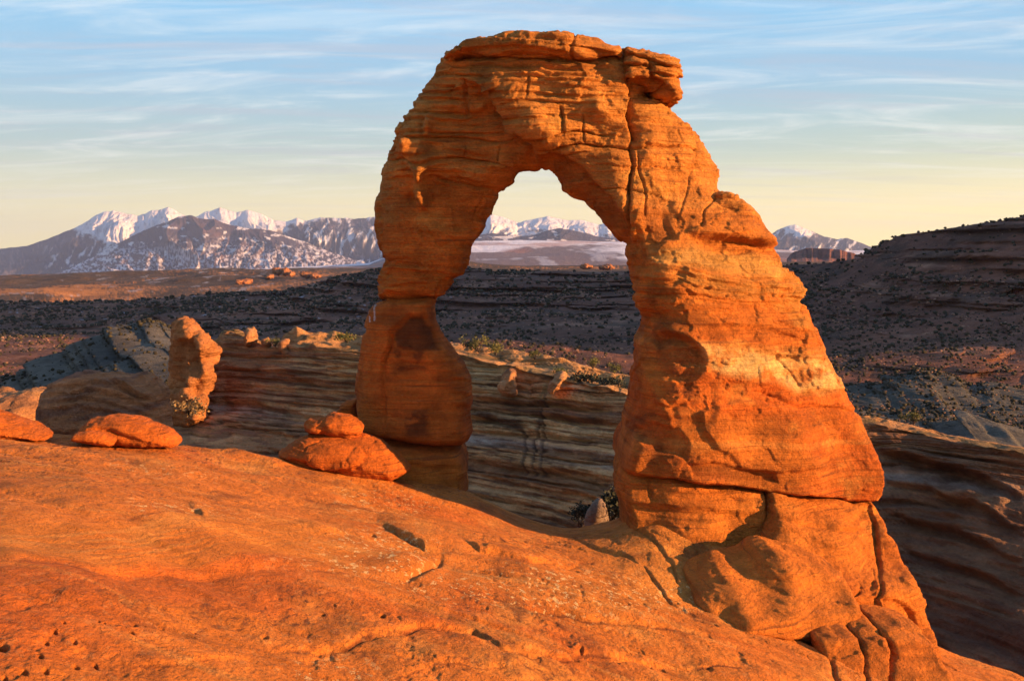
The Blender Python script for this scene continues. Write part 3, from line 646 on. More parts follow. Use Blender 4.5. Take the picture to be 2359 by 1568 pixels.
# lower left block of the left limb
def ft(f):
    f.crack([(945, 725), (922, 745), (902, 768), (898, 800), (884, 830), (880, 880), (884, 940), (884, 990)], 3.6, .14)
    f.ledge([(884, 940), (884, 830), (902, 770), (945, 725), (975, 728)], .10, 30, 14, 3)
    f.ledge([(862, 712), (890, 698), (940, 700), (985, 696)], -.10, 16, 10, 3)
    f.plate([(905, 775), (945, 728), (975, 730), (1005, 770), (1012, 805), (930, 795)], -.07, 4)
    f.blob(840, 760, 5, 7, -.3, 0, 1.6)
    for y0 in (855, 872, 893, 915, 940, 962): f.crack([(900, y0), (980, y0 + 2), (1075, y0 + 8)], 2.0, .03)
    for y0 in (870, 905, 928): f.ledge([(1040, y0), (1086, y0 + 8)], .05, 10, 8, 3)
def cpil(px, py, X, Y_, Z_, f):
    c = arch_color(px, py, X, Y_, Z_, f)
    w = fbm(X * 2.4, Y_ * 2, Z_ * 3.4, 4, 75, .6)
    c = mixc(c, (0.52, 0.118, 0.014), .5 + 0 * w)
    c = mixc(c, VARN_SHADE, f.mask([(908, 768), (945, 728), (972, 728), (1000, 760), (1014, 806), (970, 808), (915, 800)], 5) * .85)
    c = mixc(c, VARN_SHADE, f.mask([(905, 800), (1014, 808), (990, 850), (900, 862)], 8) * sstep(-.3, .3, w) * .7)
    c = mixc(c, VARN_SHADE, f.mask([(955, 940), (985, 940), (985, 1000), (940, 1002), (930, 960)], 8) * sstep(-.4, .1, w) * .75)
    c = mixc(c, VARN_SHADE, f.mask([(850, 740), (905, 700), (960, 712), (900, 760)], 8) * .3)
    for s_ in ([(853, 704), (848, 722)], [(865, 703), (866, 740)], [(853, 730), (856, 742)]):     # pale droppings running down
        d, _, _ = seg_dist(f.px0.ravel(), f.py0.ravel(), s_)
        c = mixc(c, (0.70, 0.62, 0.55), sstep(2.2, 1.0, d) * .7)
    return c
kid(finish_body('pillar_block', [(892, 682), (884, 694), (862, 702), (846, 716), (834, 745), (829, 792), (819, 850), (812, 900), (813, 950), (820, 985), (836, 1006), (870, 1015), (920, 1019), (980, 1027), (1050, 1034), (1074, 1026), (1084, 1004), (1081, 960), (1086, 930), (1084, 880), (1070, 848), (1046, 815), (1020, 780), (1004, 742), (998, 708), (1002, 690), (990, 680)],
    YCX, [(930, 700, 37.1), (860, 800, 36.8), (940, 800, 36.3), (1040, 860, 36.8), (850, 980, 36.5), (950, 980, 36.0), (1060, 980, 36.6)], [(940, 850, 3.0)], ft, cpil, (.03, .07, .018), st=(.042, .07, .042), sig=60, R=lambda a, b: 1.0 - .6 * sstep(930, 1010, b) - .5 * sstep(740, 700, b), p=2.3, seed=2))
# plinth under the left limb
def ft(f):
    f.ledge([(850, 1060), (900, 1062), (1000, 1075), (1060, 1072)], .08, 20, 14, 4); f.plate([(905, 1050), (1000, 1052), (1010, 1070), (980, 1092), (900, 1080)], .06, 4)
kid(finish_body('base_block', [(800, 1040), (830, 1022), (870, 1018), (950, 1026), (1058, 1040), (1068, 1062), (1074, 1090), (1068, 1108), (1072, 1150), (800, 1150)],
    YCX, [(840, 1060, 35.9), (950, 1060, 36.2), (1050, 1060, 36.8), (950, 1150, 35.4)], [(940, 1060, 3.6)], ft, arch_color, (.04, .06, .02), st=(.045, .07, .045), sig=60, R=.3, p=2.6, seed=3))
# the two cap slabs
def ft(f):
    f.ledge([(1090, 118), (1130, 128), (1200, 134), (1290, 136), (1430, 134)], .18, 16, 14, 3)
    f.crack([(1328, 80), (1318, 105), (1320, 138)], 3, .12); f.crack([(1060, 95), (1052, 125)], 3, .12); f.crack([(1120, 84), (1112, 108)], 2.5, .08)
    f.ledge([(1025, 112), (1080, 106), (1180, 103), (1250, 108), (1310, 112)], .12, 12, 10, 3); f.ledge([(1040, 98), (1150, 88), (1300, 90), (1420, 104)], .07, 8, 7, 2)
    f.blob(1220, 126, 70, 8, -.22, 2); f.blob(1078, 122, 12, 6, -.2)
def ccap(px, py, X, Y_, Z_, f):
    c = arch_color(px, py, X, Y_, Z_, f); return mixc(c, (0.44, 0.15, 0.026), .5 + 0 * px)
kid(finish_body('cap_slab', [(1020, 132), (1024, 110), (1040, 104), (1062, 97), (1100, 84), (1150, 76), (1200, 73), (1240, 73), (1285, 69), (1330, 82), (1380, 90), (1428, 102), (1437, 116), (1436, 140), (1420, 146), (1380, 142), (1330, 142), (1250, 140), (1180, 136), (1120, 128), (1070, 128), (1035, 138)],
    YCX, [(1050, 110, 34.2), (1200, 100, 33.4), (1300, 100, 33.2), (1420, 110, 33.5)], [(1250, 100, 4.4)], ft, ccap, (.12, .08, .03), st=(.042, .07, .03), sig=60, R=.55, p=2.6, seed=4, rough=3.5, strata_k=4, gro=.12))
def ft(f):
    for c_ in ([(1436, 124), (1480, 132), (1510, 144)], [(1436, 150), (1480, 152), (1500, 160)], [(1500, 144), (1540, 150), (1572, 158)], [(1490, 170), (1530, 172), (1570, 178)], [(1436, 182), (1470, 180), (1494, 190)]):
        f.crack(c_, 3, .14); f.ledge(c_, .10, 9, 7, 2)
    f.crack([(1494, 138), (1498, 165), (1497, 200)], 4, .2); f.blob(1515, 200, 22, 10, -.35, 28, 1.4); f.blob(1450, 170, 8, 20, .1)
kid(finish_body('cap_block', [(1437, 105), (1450, 103), (1490, 109), (1520, 116), (1545, 124), (1566, 134), (1568, 148), (1575, 156), (1570, 175), (1566, 195), (1573, 212), (1570, 230), (1548, 233), (1530, 226), (1512, 214), (1496, 206), (1470, 196), (1440, 196), (1432, 160)],
    YCX, [(1450, 150, 33.4), (1520, 150, 33.4), (1560, 200, 33.9)], [(1500, 150, 3.6)], ft, ccap, (.14, .07, .03), st=(.04, .07, .03), sig=60, R=.5, p=2.6, seed=5, rough=4.5, strata_k=4, gro=.16))
# ledge stone lying on the right shoulder
kid(finish_body('shoulder_stone', [(1634, 500), (1638, 462), (1642, 450), (1654, 442), (1674, 441), (1696, 450), (1716, 462), (1722, 474), (1700, 505)],
    YCX, [(1670, 455, 34.35)], [(1, 1, 2.4)], lambda f: f.ledge([(1640, 455), (1680, 452), (1712, 462)], .08, 8, 6, 2), arch_color, (.08, .08, .03), st=(.03, .05, .025), R=.25, rough=3, seed=6))

# plinth of the right limb: one long course of rock in two blocks, with the buttress below it
plinth = bpy.data.objects.new('rock_plinth', None); COL.objects.link(plinth); plinth.location = (8.0, 31.0, -10.0)
tag(plinth, 'broad cracked orange sandstone base carrying the thick right limb of the arch', 'rock base')
def kid2(o):
    o.parent = plinth; o.location = (-8.0, -31.0, 10.0)
def cbase(px, py, X, Y_, Z_, f):
    c = arch_color(px, py, X, Y_, Z_, f); w = fbm(X * .8, Y_ * .8, Z_ * 1.6, 4, 76)
    return mixc(c, (0.56, 0.165, 0.02), .75 + .2 * w)
def ft(f):
    f.crack([(1495, 1095), (1492, 1120), (1498, 1150)], 3, .08); f.plate([(1590, 1120), (1700, 1130), (1750, 1150), (1740, 1170), (1620, 1165), (1540, 1140)], -.06, 5); f.blob(1690, 1150, 12, 10, -.1)
    f.ledge([(1440, 1160), (1540, 1168), (1660, 1178), (1760, 1186)], .10, 26, 14, 5)
kid2(finish_body('plinth_course', [(1440, 1088), (1458, 1087), (1540, 1100), (1700, 1120), (1764, 1129), (1768, 1150), (1766, 1185), (1760, 1230), (1740, 1300), (1600, 1330), (1500, 1300), (1450, 1250), (1446, 1190), (1434, 1150), (1434, 1112)],
    YCX, [(1440, 1120, 31.85), (1600, 1125, 31.4), (1740, 1150, 31.8), (1450, 1230, 31.2), (1600, 1260, 30.5), (1740, 1240, 31.0)], [(1, 1, 4.6)], ft, cbase, (.03, .07, .03), st=(.045, .075, .045), sig=55, R=.25, p=2.6, seed=7))
def ft(f):
    f.crack([(1997, 1160), (2012, 1200), (2018, 1240), (2026, 1300), (2034, 1350), (2024, 1420)], 4.5, .22); f.crack([(1772, 1192), (1850, 1208), (1930, 1218), (2010, 1226)], 3, .10); f.ledge([(1772, 1192), (1850, 1208), (2010, 1226)], .05, 30, 12, 4)
    f.crack([(2040, 1225), (2062, 1228)], 2.5, .1)
    f.plate([(1985, 1345), (2020, 1330), (2030, 1380), (2024, 1425), (1940, 1425), (1950, 1380)], -.12, 5)
    f.plate([(2036, 1378), (2060, 1375), (2100, 1410), (2112, 1440), (2090, 1448), (2040, 1420)], -.14, 4)
    for c_ in ([(1996, 1330), (1985, 1352), (1968, 1372), (1955, 1390)], [(1988, 1340), (1970, 1365), (1950, 1400), (1930, 1420)], [(2010, 1305), (2020, 1330), (2012, 1350)], [(2024, 1430), (2030, 1452), (2060, 1460)], [(2016, 1440), (2000, 1420)]):
        f.crack(c_, 3, .12)
kid2(finish_body('buttress', [(1768, 1131), (1850, 1141), (1960, 1154), (2014, 1157), (2042, 1188), (2060, 1216), (2058, 1228), (2074, 1250), (2092, 1290), (2110, 1330), (2130, 1380), (2142, 1430), (2152, 1470), (2170, 1515), (2120, 1560), (1900, 1560), (1830, 1500), (1790, 1440), (1775, 1340), (1762, 1290), (1758, 1235), (1768, 1190)],
    [(1400, 31.6), (2300, 31.0)], [(1780, 1150, 31.9), (1900, 1155, 32.5), (2020, 1170, 33.5), (1780, 1215, 30.4), (1790, 1280, 29.3), (1900, 1250, 30.2), (2040, 1250, 31.6), (1800, 1380, 28.4), (1900, 1380, 28.2), (2020, 1380, 28.6), (2110, 1400, 29.8), (1850, 1500, 27.6), (2000, 1500, 27.4), (2140, 1500, 28.6)], [(1, 1, 5.5)], ft, cbase, (.03, .08, .03), st=(.045, .075, .045), sig=42, R=lambda a, b: .5 - .3 * sstep(1200, 1160, b), p=3.6, seed=8))
def ft(f):
    f.blob(1820, 1340, 60, 26, .10, -10); f.ledge([(1650, 1458), (1700, 1466), (1760, 1460), (1800, 1470), (1880, 1470)], .06, 14, 10, 3)
kid2(finish_body('buttress_lobe', [(1608, 1372), (1640, 1352), (1690, 1334), (1745, 1318), (1770, 1296), (1800, 1290), (1900, 1310), (1960, 1340), (1985, 1400), (1980, 1450), (1940, 1485), (1860, 1480), (1780, 1470), (1720, 1470), (1660, 1462), (1614, 1446), (1606, 1410)],
    [(1500, 27.0), (2100, 27.0)], [(1620, 1420, 24.9), (1650, 1365, 25.9), (1760, 1330, 27.0), (1700, 1430, 24.5), (1780, 1420, 24.8), (1880, 1420, 25.5), (1900, 1340, 27.5), (1960, 1440, 26.2)], [(1, 1, 3.6)], ft, cbase, (.02, .05, .02), st=(.042, .07, .042), sig=36, R=.4, p=3, seed=9))
for nm, pl, yf, sd in (('toe_block', [(1885, 1478), (1960, 1470), (1982, 1480), (1990, 1520), (1992, 1600), (1930, 1600), (1915, 1550), (1895, 1505)], 24.2, 12), ('toe_block', [(1992, 1480), (2045, 1478), (2056, 1510), (2050, 1600), (1998, 1600), (1990, 1530)], 24.2, 13),
                       ('toe_block', [(2048, 1470), (2100, 1470), (2150, 1480), (2175, 1525), (2205, 1575), (2230, 1620), (2060, 1620), (2050, 1560), (2062, 1515)], 24.4, 14), ('toe_block', [(1940, 1462), (2040, 1452), (2052, 1468), (2040, 1482), (1950, 1482)], 25.8, 15)):
    kid2(finish_body(nm, pl, [(1500, yf + 1.2), (2300, yf + 1.2)], [(2000, 1470, yf + .9), (2000, 1530, yf), (2000, 1610, yf - 1.2)], [(1, 1, 2.6)], None, cbase, (.02, .04, .03), st=(.04, .06, .04), R=.15, p=4.5, seed=sd, off=.1, sig=45))
print('plinth', round(time.time() - T0, 1))

# ------------------------------------------------------------------ loose boulders on the rim
def cbld(px, py, X, Y_, Z_, f):
    w = fbm(X * .9, Y_ * .9, Z_ * 2.2, 4, 77)
    return mixc(np.tile(np.array((0.54, 0.125, 0.015), np.float32), (len(px), 1)), (0.40, 0.10, 0.014), sstep(-.2, .6, w) * .7)
def solo(name, label, cat, poly, Yc, yf, th, ft=None, R=.5, seed=20, nz=(.03, .06, .025), p=2.2, color=cbld, st=(.035, .06, .03), mat=None, group=None, drop=0.0, **kw):
    o = finish_body(name, poly, [(-500, Yc), (3000, Yc)], yf if isinstance(yf, list) else [(1, 1, yf)], [(1, 1, th)], ft, color, nz, st=st, R=R, p=p, seed=seed, mat=mat, **kw)
    me = o.data; n = len(me.vertices); v = np.empty(n * 3, np.float32); me.vertices.foreach_get('co', v); v = v.reshape(-1, 3)
    org = np.array([v[:, 0].mean(), v[:, 1].mean(), v[:, 2].min()], np.float32); me.vertices.foreach_set('co', (v - org).ravel()); me.update(); o.location = org.tolist()
    o.location.z -= drop
    tag(o, label, cat, group); return o
def ft(f): f.crack([(190, 985), (230, 975), (275, 990), (300, 1000)], 3, .08); f.ledge([(240, 975), (280, 985), (330, 1000)], .07, 14, 9, 3)
solo('boulder', 'long low rounded orange boulder lying on the left rim, right of the sloping ledge', 'boulder', [(165, 1000), (178, 975), (200, 956), (240, 950), (300, 955), (345, 968), (380, 985), (398, 1006), (402, 1018), (340, 1024), (240, 1018), (180, 1008)], 31.4, 30.6, 1.9, ft, .55, 21, drop=.14)
solo('rock_slab', 'thin tongue of rock resting against the foot of the long low boulder', 'rock slab', [(168, 1002), (180, 988), (210, 984), (245, 990), (266, 1003), (262, 1012), (200, 1010)], 30.4, 30.0, 0.9, None, .22, 22, drop=.12)
solo('rock_ledge', 'smooth orange ledge sloping down into the picture at its left edge', 'rock ledge', [(-260, 1010), (-200, 930), (-100, 925), (0, 956), (40, 972), (80, 994), (90, 1010)], 30.5, 29.4, 2.4, None, .8, 23, drop=.15)
def ft(f): f.crack([(706, 985), (760, 984), (826, 988)], 2.5, .05); f.ledge([(706, 988), (750, 1000), (800, 1004)], .06, 12, 10, 3); f.blob(745, 990, 8, 8, -.08)
solo('balanced_stone', 'flattened oval stone balanced on the mound beside the left limb of the arch', 'boulder', [(700, 976), (708, 968), (735, 966), (750, 956), (772, 952), (800, 957), (826, 968), (836, 984), (832, 1000), (810, 1009), (770, 1007), (745, 1001), (715, 1000), (702, 990)], 34.8, 34.0, 1.8, ft, .6, 24, drop=.05)
def ft(f):
    f.ledge([(700, 1040), (712, 1062), (760, 1074), (820, 1062), (836, 1036), (826, 1018)], .12, 16, 10, 3); f.blob(775, 1035, 45, 20, .10); f.crack([(662, 1048), (720, 1066), (780, 1078)], 3, .05)
    f.crack([(690, 1042), (705, 1018), (735, 1006)], 2.5, .05)
solo('rock_mound', 'low cone-shaped orange mound carrying the balanced oval stone', 'rock mound', [(634, 1046), (646, 1034), (672, 1016), (700, 1004), (760, 1000), (830, 1006), (868, 1022), (905, 1050), (940, 1085), (900, 1110), (800, 1110), (700, 1088), (640, 1060)], 34.6, 33.3, 3.2, ft, 1.1, 25, drop=.1)
solo('boulder', 'small dark red shaded boulder tucked behind the balanced stone against the left limb', 'boulder', [(776, 952), (782, 932), (800, 922), (822, 920), (830, 950), (832, 985), (780, 985)], 38.6, 37.9, 1.4, None, .4, 26)
print('boulders', round(time.time() - T0, 1))

# ------------------------------------------------------------------ slickrock fin behind the arch
def kgrid(tab, cols, counts, bc=0, br=0):
    return fan_grid(cols, tab, counts, bc, br)
T5 = {300: [(1004, 84), (1005, 82), (1006, 80), (1020, 70), (1060, 55)], 345: [(985, 84), (988, 82), (992, 80), (1012, 70), (1070, 55)], 380: [(930, 84), (934, 83), (940, 82), (990, 74), (1080, 56)],
      440: [(850, 86), (856, 85), (864, 84), (960, 74), (1095, 56)], 500: [(786, 86), (790, 85), (796, 84), (935, 74), (1110, 56)], 512: [(751, 86), (756, 85), (764, 84), (935, 74), (1115, 56)], 532: [(747, 86), (752, 85), (760, 84), (937, 74), (1117, 56)],
      562: [(757, 85), (762, 84), (772, 83), (940, 73), (1120, 55)], 603: [(778, 84), (785, 83), (792, 82), (945, 72), (1130, 54)], 625: [(796, 84), (797, 83), (802, 81), (950, 71), (1140, 54)], 648: [(790, 84), (794, 82.5), (800, 80.7), (951, 71), (1140, 54)],
      668: [(763, 84), (786, 82.2), (798, 80.2), (953, 70.5), (1142, 53.5)], 692: [(757, 84), (785, 82), (800, 79.5), (955, 70), (1145, 53)], 720: [(767, 83.4), (788, 81.4), (802, 79), (956, 69.6), (1148, 52.6)], 772: [(763, 82.4), (790, 80.4), (806, 77.4), (960, 68.6), (1154, 52)],
      830: [(769, 81), (795, 79), (812, 76), (965, 67), (1160, 51)], 930: [(782, 79), (806, 77), (814, 74), (975, 65), (1175, 49.5)], 1040: [(794, 77), (812, 75), (817, 72), (985, 63), (1190, 48)], 1119: [(801, 75), (826, 73), (838, 70), (992, 61), (1200, 47)],
      1240: [(817, 72), (850, 70), (862, 67), (1010, 58), (1222, 45)], 1345: [(838, 69.5), (874, 67.5), (885, 64.5), (1022, 56), (1236, 44)], 1450: [(857, 67), (897, 65), (912, 62), (1035, 54), (1250, 43)], 1700: [(896, 62), (935, 60), (948, 58), (1070, 51), (1350, 40)],
      2010: [(953, 58), (972, 57), (984, 55), (1060, 50.5), (1480, 38)], 2100: [(973, 57), (992, 56), (1002, 54), (1075, 49), (1520, 37)], 2200: [(997, 55), (1016, 54), (1026, 52), (1120, 47), (1560, 36)], 2359: [(1036, 52), (1054, 51), (1066, 49), (1180, 44), (1620, 34)],
      3000: [(1200, 44), (1225, 43), (1240, 41), (1400, 38), (1900, 30)], 4200: [(1500, 36), (1530, 35), (1550, 34), (1800, 31), (2400, 26)]}
for k in T5:
    a = T5[k]; ye = a[2][1]; q_ = min(max((k - 500) / 400, 0), 1); a[3] = (a[3][0], ye - 5 + 1.5 * q_); a[4] = (a[4][0], ye - 17 + 7 * q_)
    if k >= 1950: a[1] = (a[0][0] + 8, a[0][1] - .8); a[2] = (a[0][0] + 20, a[0][1] - 1.8); a[3] = (a[2][0] + 70, a[2][1] - 1.2); a[4] = (a[4][0], a[2][1] - 12)
    T5[k] = [(a[0][0] + 150, a[0][1] + 14), (a[0][0] + 12, a[0][1] + 2.5)] + a + [(a[-1][0] + 420, a[-1][1] - 6)]
cols = np.concatenate([np.arange(300, 1520, 2.6), np.arange(1520, 1960, 12), np.arange(1960, 2400, 2.6), np.linspace(2400, 4200, 60)])
X, Y, Z = kgrid(T5, cols, [4, 6, 16, 12, 110, 110, 16], 1.2, 1.6)
PX, PY = CX + F * X / Y, HY - F * Z / Y
f = Feat(PX, PY, 7, 31, .015)
sx, sy, sz = X.ravel(), Y.ravel(), Z.ravel()
along = sx * cos(radians(33)) - sy * sin(radians(33))
sb = sz - 0.03 * along + .35 * fbm(sx * .05, sy * .05, 0 * sx, 3, 99)                                  # bedding, dipping gently to the right
# stepped benches in the face
for pts, h_, up, dn in [([(500, 850), (620, 862), (720, 880), (820, 900)], .25, 14, 8), ([(480, 925), (560, 930), (640, 945), (740, 960), (820, 985)], .35, 18, 10), ([(460, 960), (560, 985), (680, 1010), (800, 1040)], .3, 14, 8), ([(520, 1020), (640, 1040), (760, 1060)], .2, 10, 8),
                        ([(1050, 918), (1130, 925), (1210, 930), (1300, 930), (1430, 950)], .45, 22, 14), ([(1060, 965), (1140, 968), (1210, 985), (1225, 1000)], .4, 16, 14), ([(1060, 1050), (1150, 1070), (1250, 1084), (1310, 1090), (1440, 1115)], .4, 20, 12),
                        ([(1080, 1090), (1200, 1115), (1330, 1140), (1420, 1160)], .25, 12, 10), ([(1240, 960), (1320, 958), (1400, 975), (1450, 985)], .3, 20, 12), ([(1090, 1010), (1200, 1030), (1400, 1050)], .25, 12, 8),
                        ([(2020, 1040), (2120, 1060), (2220, 1085), (2359, 1150)], .8, 26, 30), ([(2020, 1105), (2140, 1130), (2240, 1160), (2359, 1230)], .5, 18, 16), ([(2040, 1180), (2200, 1220), (2359, 1290)], .5, 24, 16), ([(2080, 1260), (2240, 1310), (2359, 1370)], .5, 20, 16)]:
    f.ledge(pts, h_, up, dn, 3)
f.crack([(1258, 905), (1254, 950), (1238, 985), (1228, 1010), (1232, 1090)], 3, .25); f.crack([(1170, 985), (1200, 995), (1208, 1040), (1210, 1090)], 3, .2); f.crack([(1256, 950), (1246, 1010), (1250, 1095)], 3, .2)
f.crack([(1210, 868), (1212, 925)], 4, .3); f.crack([(1262, 872), (1240, 925)], 5, .4); f.blob(1215, 905, 26, 26, -.5); f.blob(1330, 905, 22, 18, .5); f.blob(1120, 890, 50, 22, .4)
for a, b, r in [(2080, 1080, 26), (2150, 1100, 30), (2230, 1130, 34), (2300, 1150, 30), (2190, 1180, 24)]: f.blob(a, b, r * .9, r * .6, .5, 20, 1.2)
hz = f.h
face = sstep(0, 1, np.repeat(np.arange(X.shape[0])[:, None] / 40, X.shape[1], 1).ravel())
gro = ridged(along * .04, sb * 0, sb * 2.6, 4, 101, .62)
st2 = fbm(along * .10, sy * 0, sb * 3.4, 5, 103, .6)
h = -.32 * sstep(.70, .98, 1 - 2 * np.abs(vnoise(along * .05, sb * 1.9, 0 * sx, 113))) - .16 * sstep(.70, .98, 1 - 2 * np.abs(vnoise(along * .09, sb * 4.3, 0 * sx, 114))) + .30 * (gro - .3) + .20 * st2 + .9 * fbm(sx * .09, sy * .09, sz * .15, 3, 105) + .24 * fbm(sx * .7, sy * .7, sz * 1.2, 5, 107, .62)
top_ = np.repeat((np.arange(X.shape[0]) < 40)[:, None], X.shape[1], 1).ravel()
topw = np.where(top_, .7, 1.0); hz = hz + np.where(top_, .7, 0) * fbm(sx * .33, sy * .33, 0 * sx, 4, 117) * (1 + sstep(900, 700, f.px)); row = np.repeat(np.arange(X.shape[0])[:, None], X.shape[1], 1).ravel()
H = (h * topw + hz) * sstep(-2, 6, row)
b33 = radians(33); nx, ny, nz_ = -sin(b33) * .8, -cos(b33) * .8, .6
pass
V = np.stack([sx + nx * H, sy + ny * H, sz + nz_ * H * np.where(top_, .9, .6)], 1); Q = grid_quads(*X.shape)
c = np.tile(np.array((0.68, 0.34, 0.125), np.float32), (len(V), 1))
bz = fbm(along * .03, 0 * sx, sb * 2.2, 5, 109, .62)
c = mixc(c, (0.30, 0.13, 0.055), sstep(-.1, .5, bz) * .8); c = mixc(c, (0.76, 0.46, 0.20), sstep(-.1, -.7, bz) * .7)
c = mixc(c, (0.50, 0.40, 0.30), np.exp(-((sb + 11.6 + .02 * along) / .28) ** 2) * sstep(-.5, .3, fbm(along * .1, sx * 0, sb * 2, 3, 110)) * .8)
patch = fbm(sx * .12, sy * .12, sz * .3, 4, 111)
c = mixc(c, (0.32, 0.13, 0.05), sstep(.1, .7, patch) * .5)
fine_ = fbm(along * .5, 0 * sx, sb * 6, 4, 119, .65); c = mixc(c, (0.15, 0.07, 0.04), sstep(.0, .5, fine_) * .7)
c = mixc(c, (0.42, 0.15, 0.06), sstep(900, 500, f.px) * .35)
c = mixc(c, (0.52, 0.25, 0.085), np.where(top_, .75, 0)); c = mixc(c, (0.07, 0.075, 0.035), np.where(top_ & (row > 18), 1, 0) * sstep(.0, .3, fbm(sx * .5, sy * .5, sz, 4, 112)) * .7)  # crest strip painted orange-tan as if sunlit; dark scrub in its trough
for s_ in ([(1258, 905), (1254, 950), (1238, 985), (1228, 1010), (1234, 1095)], [(1150, 970), (1195, 985), (1206, 1020), (1210, 1092)], [(1255, 960), (1246, 1010), (1252, 1095)]):
    d, _, _ = seg_dist(f.px, f.py, s_); c = mixc(c, (0.07, 0.035, 0.03), sstep(6, 2, d) * .5)
c = mixc(c, (0.10, 0.06, 0.045), f.mask([(1090, 955), (1150, 958), (1205, 975), (1200, 992), (1130, 975)], 8) * .6)
c = mixc(c, (0.13, 0.058, 0.030), sstep(1950, 2050, f.px) * (.5 + .35 * sstep(1000, 1250, f.py)) * np.where(top_, 0, 1))  # shade of the right canyon wall put into the colour, over dark varnish
fin = bpy.data.objects.new('rock_fin', None); COL.objects.link(fin); fin.location = (0, 60, -16)
tag(fin, 'long banded sandstone fin behind the arch, its flat crest running down to the right', 'rock fin')
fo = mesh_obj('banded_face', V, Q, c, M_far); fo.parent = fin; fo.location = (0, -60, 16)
FINV = V.reshape(X.shape + (3,))
def cfin(px, py, X, Y_, Z_, f):
    c = np.tile(np.array((0.47, 0.20, 0.075), np.float32), (len(px), 1)); w = fbm(X * .3, Y_ * .3, (Z_ + .1 * X) * 2.4, 4, 120, .6)
    return mixc(mixc(c, (0.17, 0.085, 0.05), sstep(0, .6, w) * .6), (0.5, 0.28, 0.12), sstep(0, -.6, w) * .4)
def finpart(name, poly, Yc, yf, th, R, seed, st=(.1, .16, .1), nz=(.14, .2, .08)):
    o = finish_body(name, poly, [(-500, Yc), (3000, Yc)], yf if isinstance(yf, list) else [(1, 1, yf)], [(1, 1, th)], None, cfin, nz, st=st, R=R, p=2.2, seed=seed, mat=M_far, strata_k=1.6)
    o.parent = fin; o.location = (0, -60, 16); return o
finpart('rock_knob', [(1152, 884), (1158, 866), (1168, 850), (1180, 848), (1190, 856), (1188, 876), (1182, 896), (1192, 908), (1180, 912), (1162, 908), (1150, 898)], 66.5, 65.3, 3.0, .9, 131)
finpart('rock_knob', [(1266, 902), (1272, 886), (1286, 870), (1300, 866), (1304, 876), (1292, 894), (1278, 910), (1264, 912)], 64, 62.8, 3.0, .7, 132)
finpart('rock_knob', [(560, 775), (566, 760), (578, 757), (586, 770), (584, 790), (574, 802), (562, 800), (556, 790)], 82.5, 81.2, 2.6, .8, 133)
finpart('rock_knob', [(604, 790), (606, 778), (614, 776), (622, 786), (622, 798), (608, 800)], 81.5, 80.8, 1.8, .5, 134)
finpart('rock_knob', [(644, 800), (648, 786), (656, 782), (662, 796), (668, 812), (680, 830), (650, 826)], 80, 79.2, 2.0, .6, 135)
print('fin', len(V), round(time.time() - T0, 1))
def cspire(px, py, X, Y_, Z_, f):
    return mixc(cfin(px, py, X, Y_, Z_, f), (0.50, 0.17, 0.04), .6 + 0 * px)
# spire at the left end of the fin, its own pinnacle
def ft(f):
    f.crack([(444, 772), (446, 830), (452, 880)], 4, .3); f.ledge([(440, 792), (446, 840), (452, 880), (440, 930)][::-1], .35, 26, 14, 4); f.blob(410, 830, 14, 40, .3)
solo('rock_spire', 'upright sandstone spire at the left end of the fin, sunlit down its right side', 'rock spire',
     [(396, 752), (402, 738), (414, 731), (430, 738), (442, 750), (452, 762), (460, 768), (468, 772), (470, 784), (486, 796), (500, 810), (492, 820), (486, 850), (484, 880), (480, 905), (470, 925), (462, 945), (470, 970), (440, 985), (390, 985), (362, 975), (374, 945), (381, 905), (382, 880), (388, 850), (390, 812), (391, 786), (391, 770), (394, 760)],
     76, [(402, 745, 77.2), (430, 750, 76.0), (446, 765, 75.2), (395, 850, 77.8), (425, 850, 76.9), (445, 850, 76.3), (440, 800, 76.4), (466, 800, 74.4), (466, 860, 74.3), (490, 820, 76.2), (480, 880, 75.8), (385, 950, 76.5), (430, 950, 75.5), (455, 940, 73.8), (470, 960, 75)], 2.6, ft, .6, 141, (.12, .12, .08), 2.2, cspire, (.1, .16, .1), M_far, sig=13, strata_k=1.5)
def cdome(px, py, X, Y_, Z_, f):
    c = np.tile(np.array((0.56, 0.21, 0.075), np.float32), (len(px), 1)); w = fbm(X * .2, Y_ * .2, (Z_ - .2 * X) * 2.2, 5, 121, .6)
    return mixc(mixc(c, (0.20, 0.09, 0.06), sstep(0, .6, w) * .7), (0.5, 0.26, 0.15), sstep(0, -.6, w) * .5)
def ft(f):
    for k in range(4): f.ledge([(90, 900 + 16 * k), (180, 880 + 18 * k), (300, 900 + 20 * k), (380, 930 + 18 * k)], .12, 10, 8, 3)
    f.ledge([(250, 880), (290, 895), (330, 915)], .25, 10, 8, 3)
solo('rock_dome', 'broad shaded pinkish sandstone dome behind the left rim, left of the spire', 'rock dome',
     [(72, 1030), (74, 960), (82, 920), (96, 898), (118, 882), (150, 866), (200, 858), (258, 857), (300, 866), (350, 874), (345, 878), (366, 900), (370, 960), (368, 1030)],
     44.0, [(120, 900, 43), (250, 880, 42.0), (250, 960, 40.4), (120, 980, 41.4), (380, 920, 40.8), (380, 980, 39.6)], 2.8, ft, 1.6, 142, (.10, .25, .05), 2.2, cdome, (.07, .12, .07), M_far, sig=60, strata_k=1.8, dip=-.2)
solo('rock_ledge', 'low dark ledge with thin sunlit top at the left edge, beside the pinkish dome', 'rock ledge',
     [(-200, 1030), (-180, 915), (0, 915), (30, 912), (62, 913), (78, 925), (76, 1000), (60, 1030)], 58, [(0, 930, 57), (0, 990, 53)], 6.0, None, 1.6, 143, (.15, .3, .08), 2.2, cfin, (.1, .16, .1), M_far, strata_k=1.8)
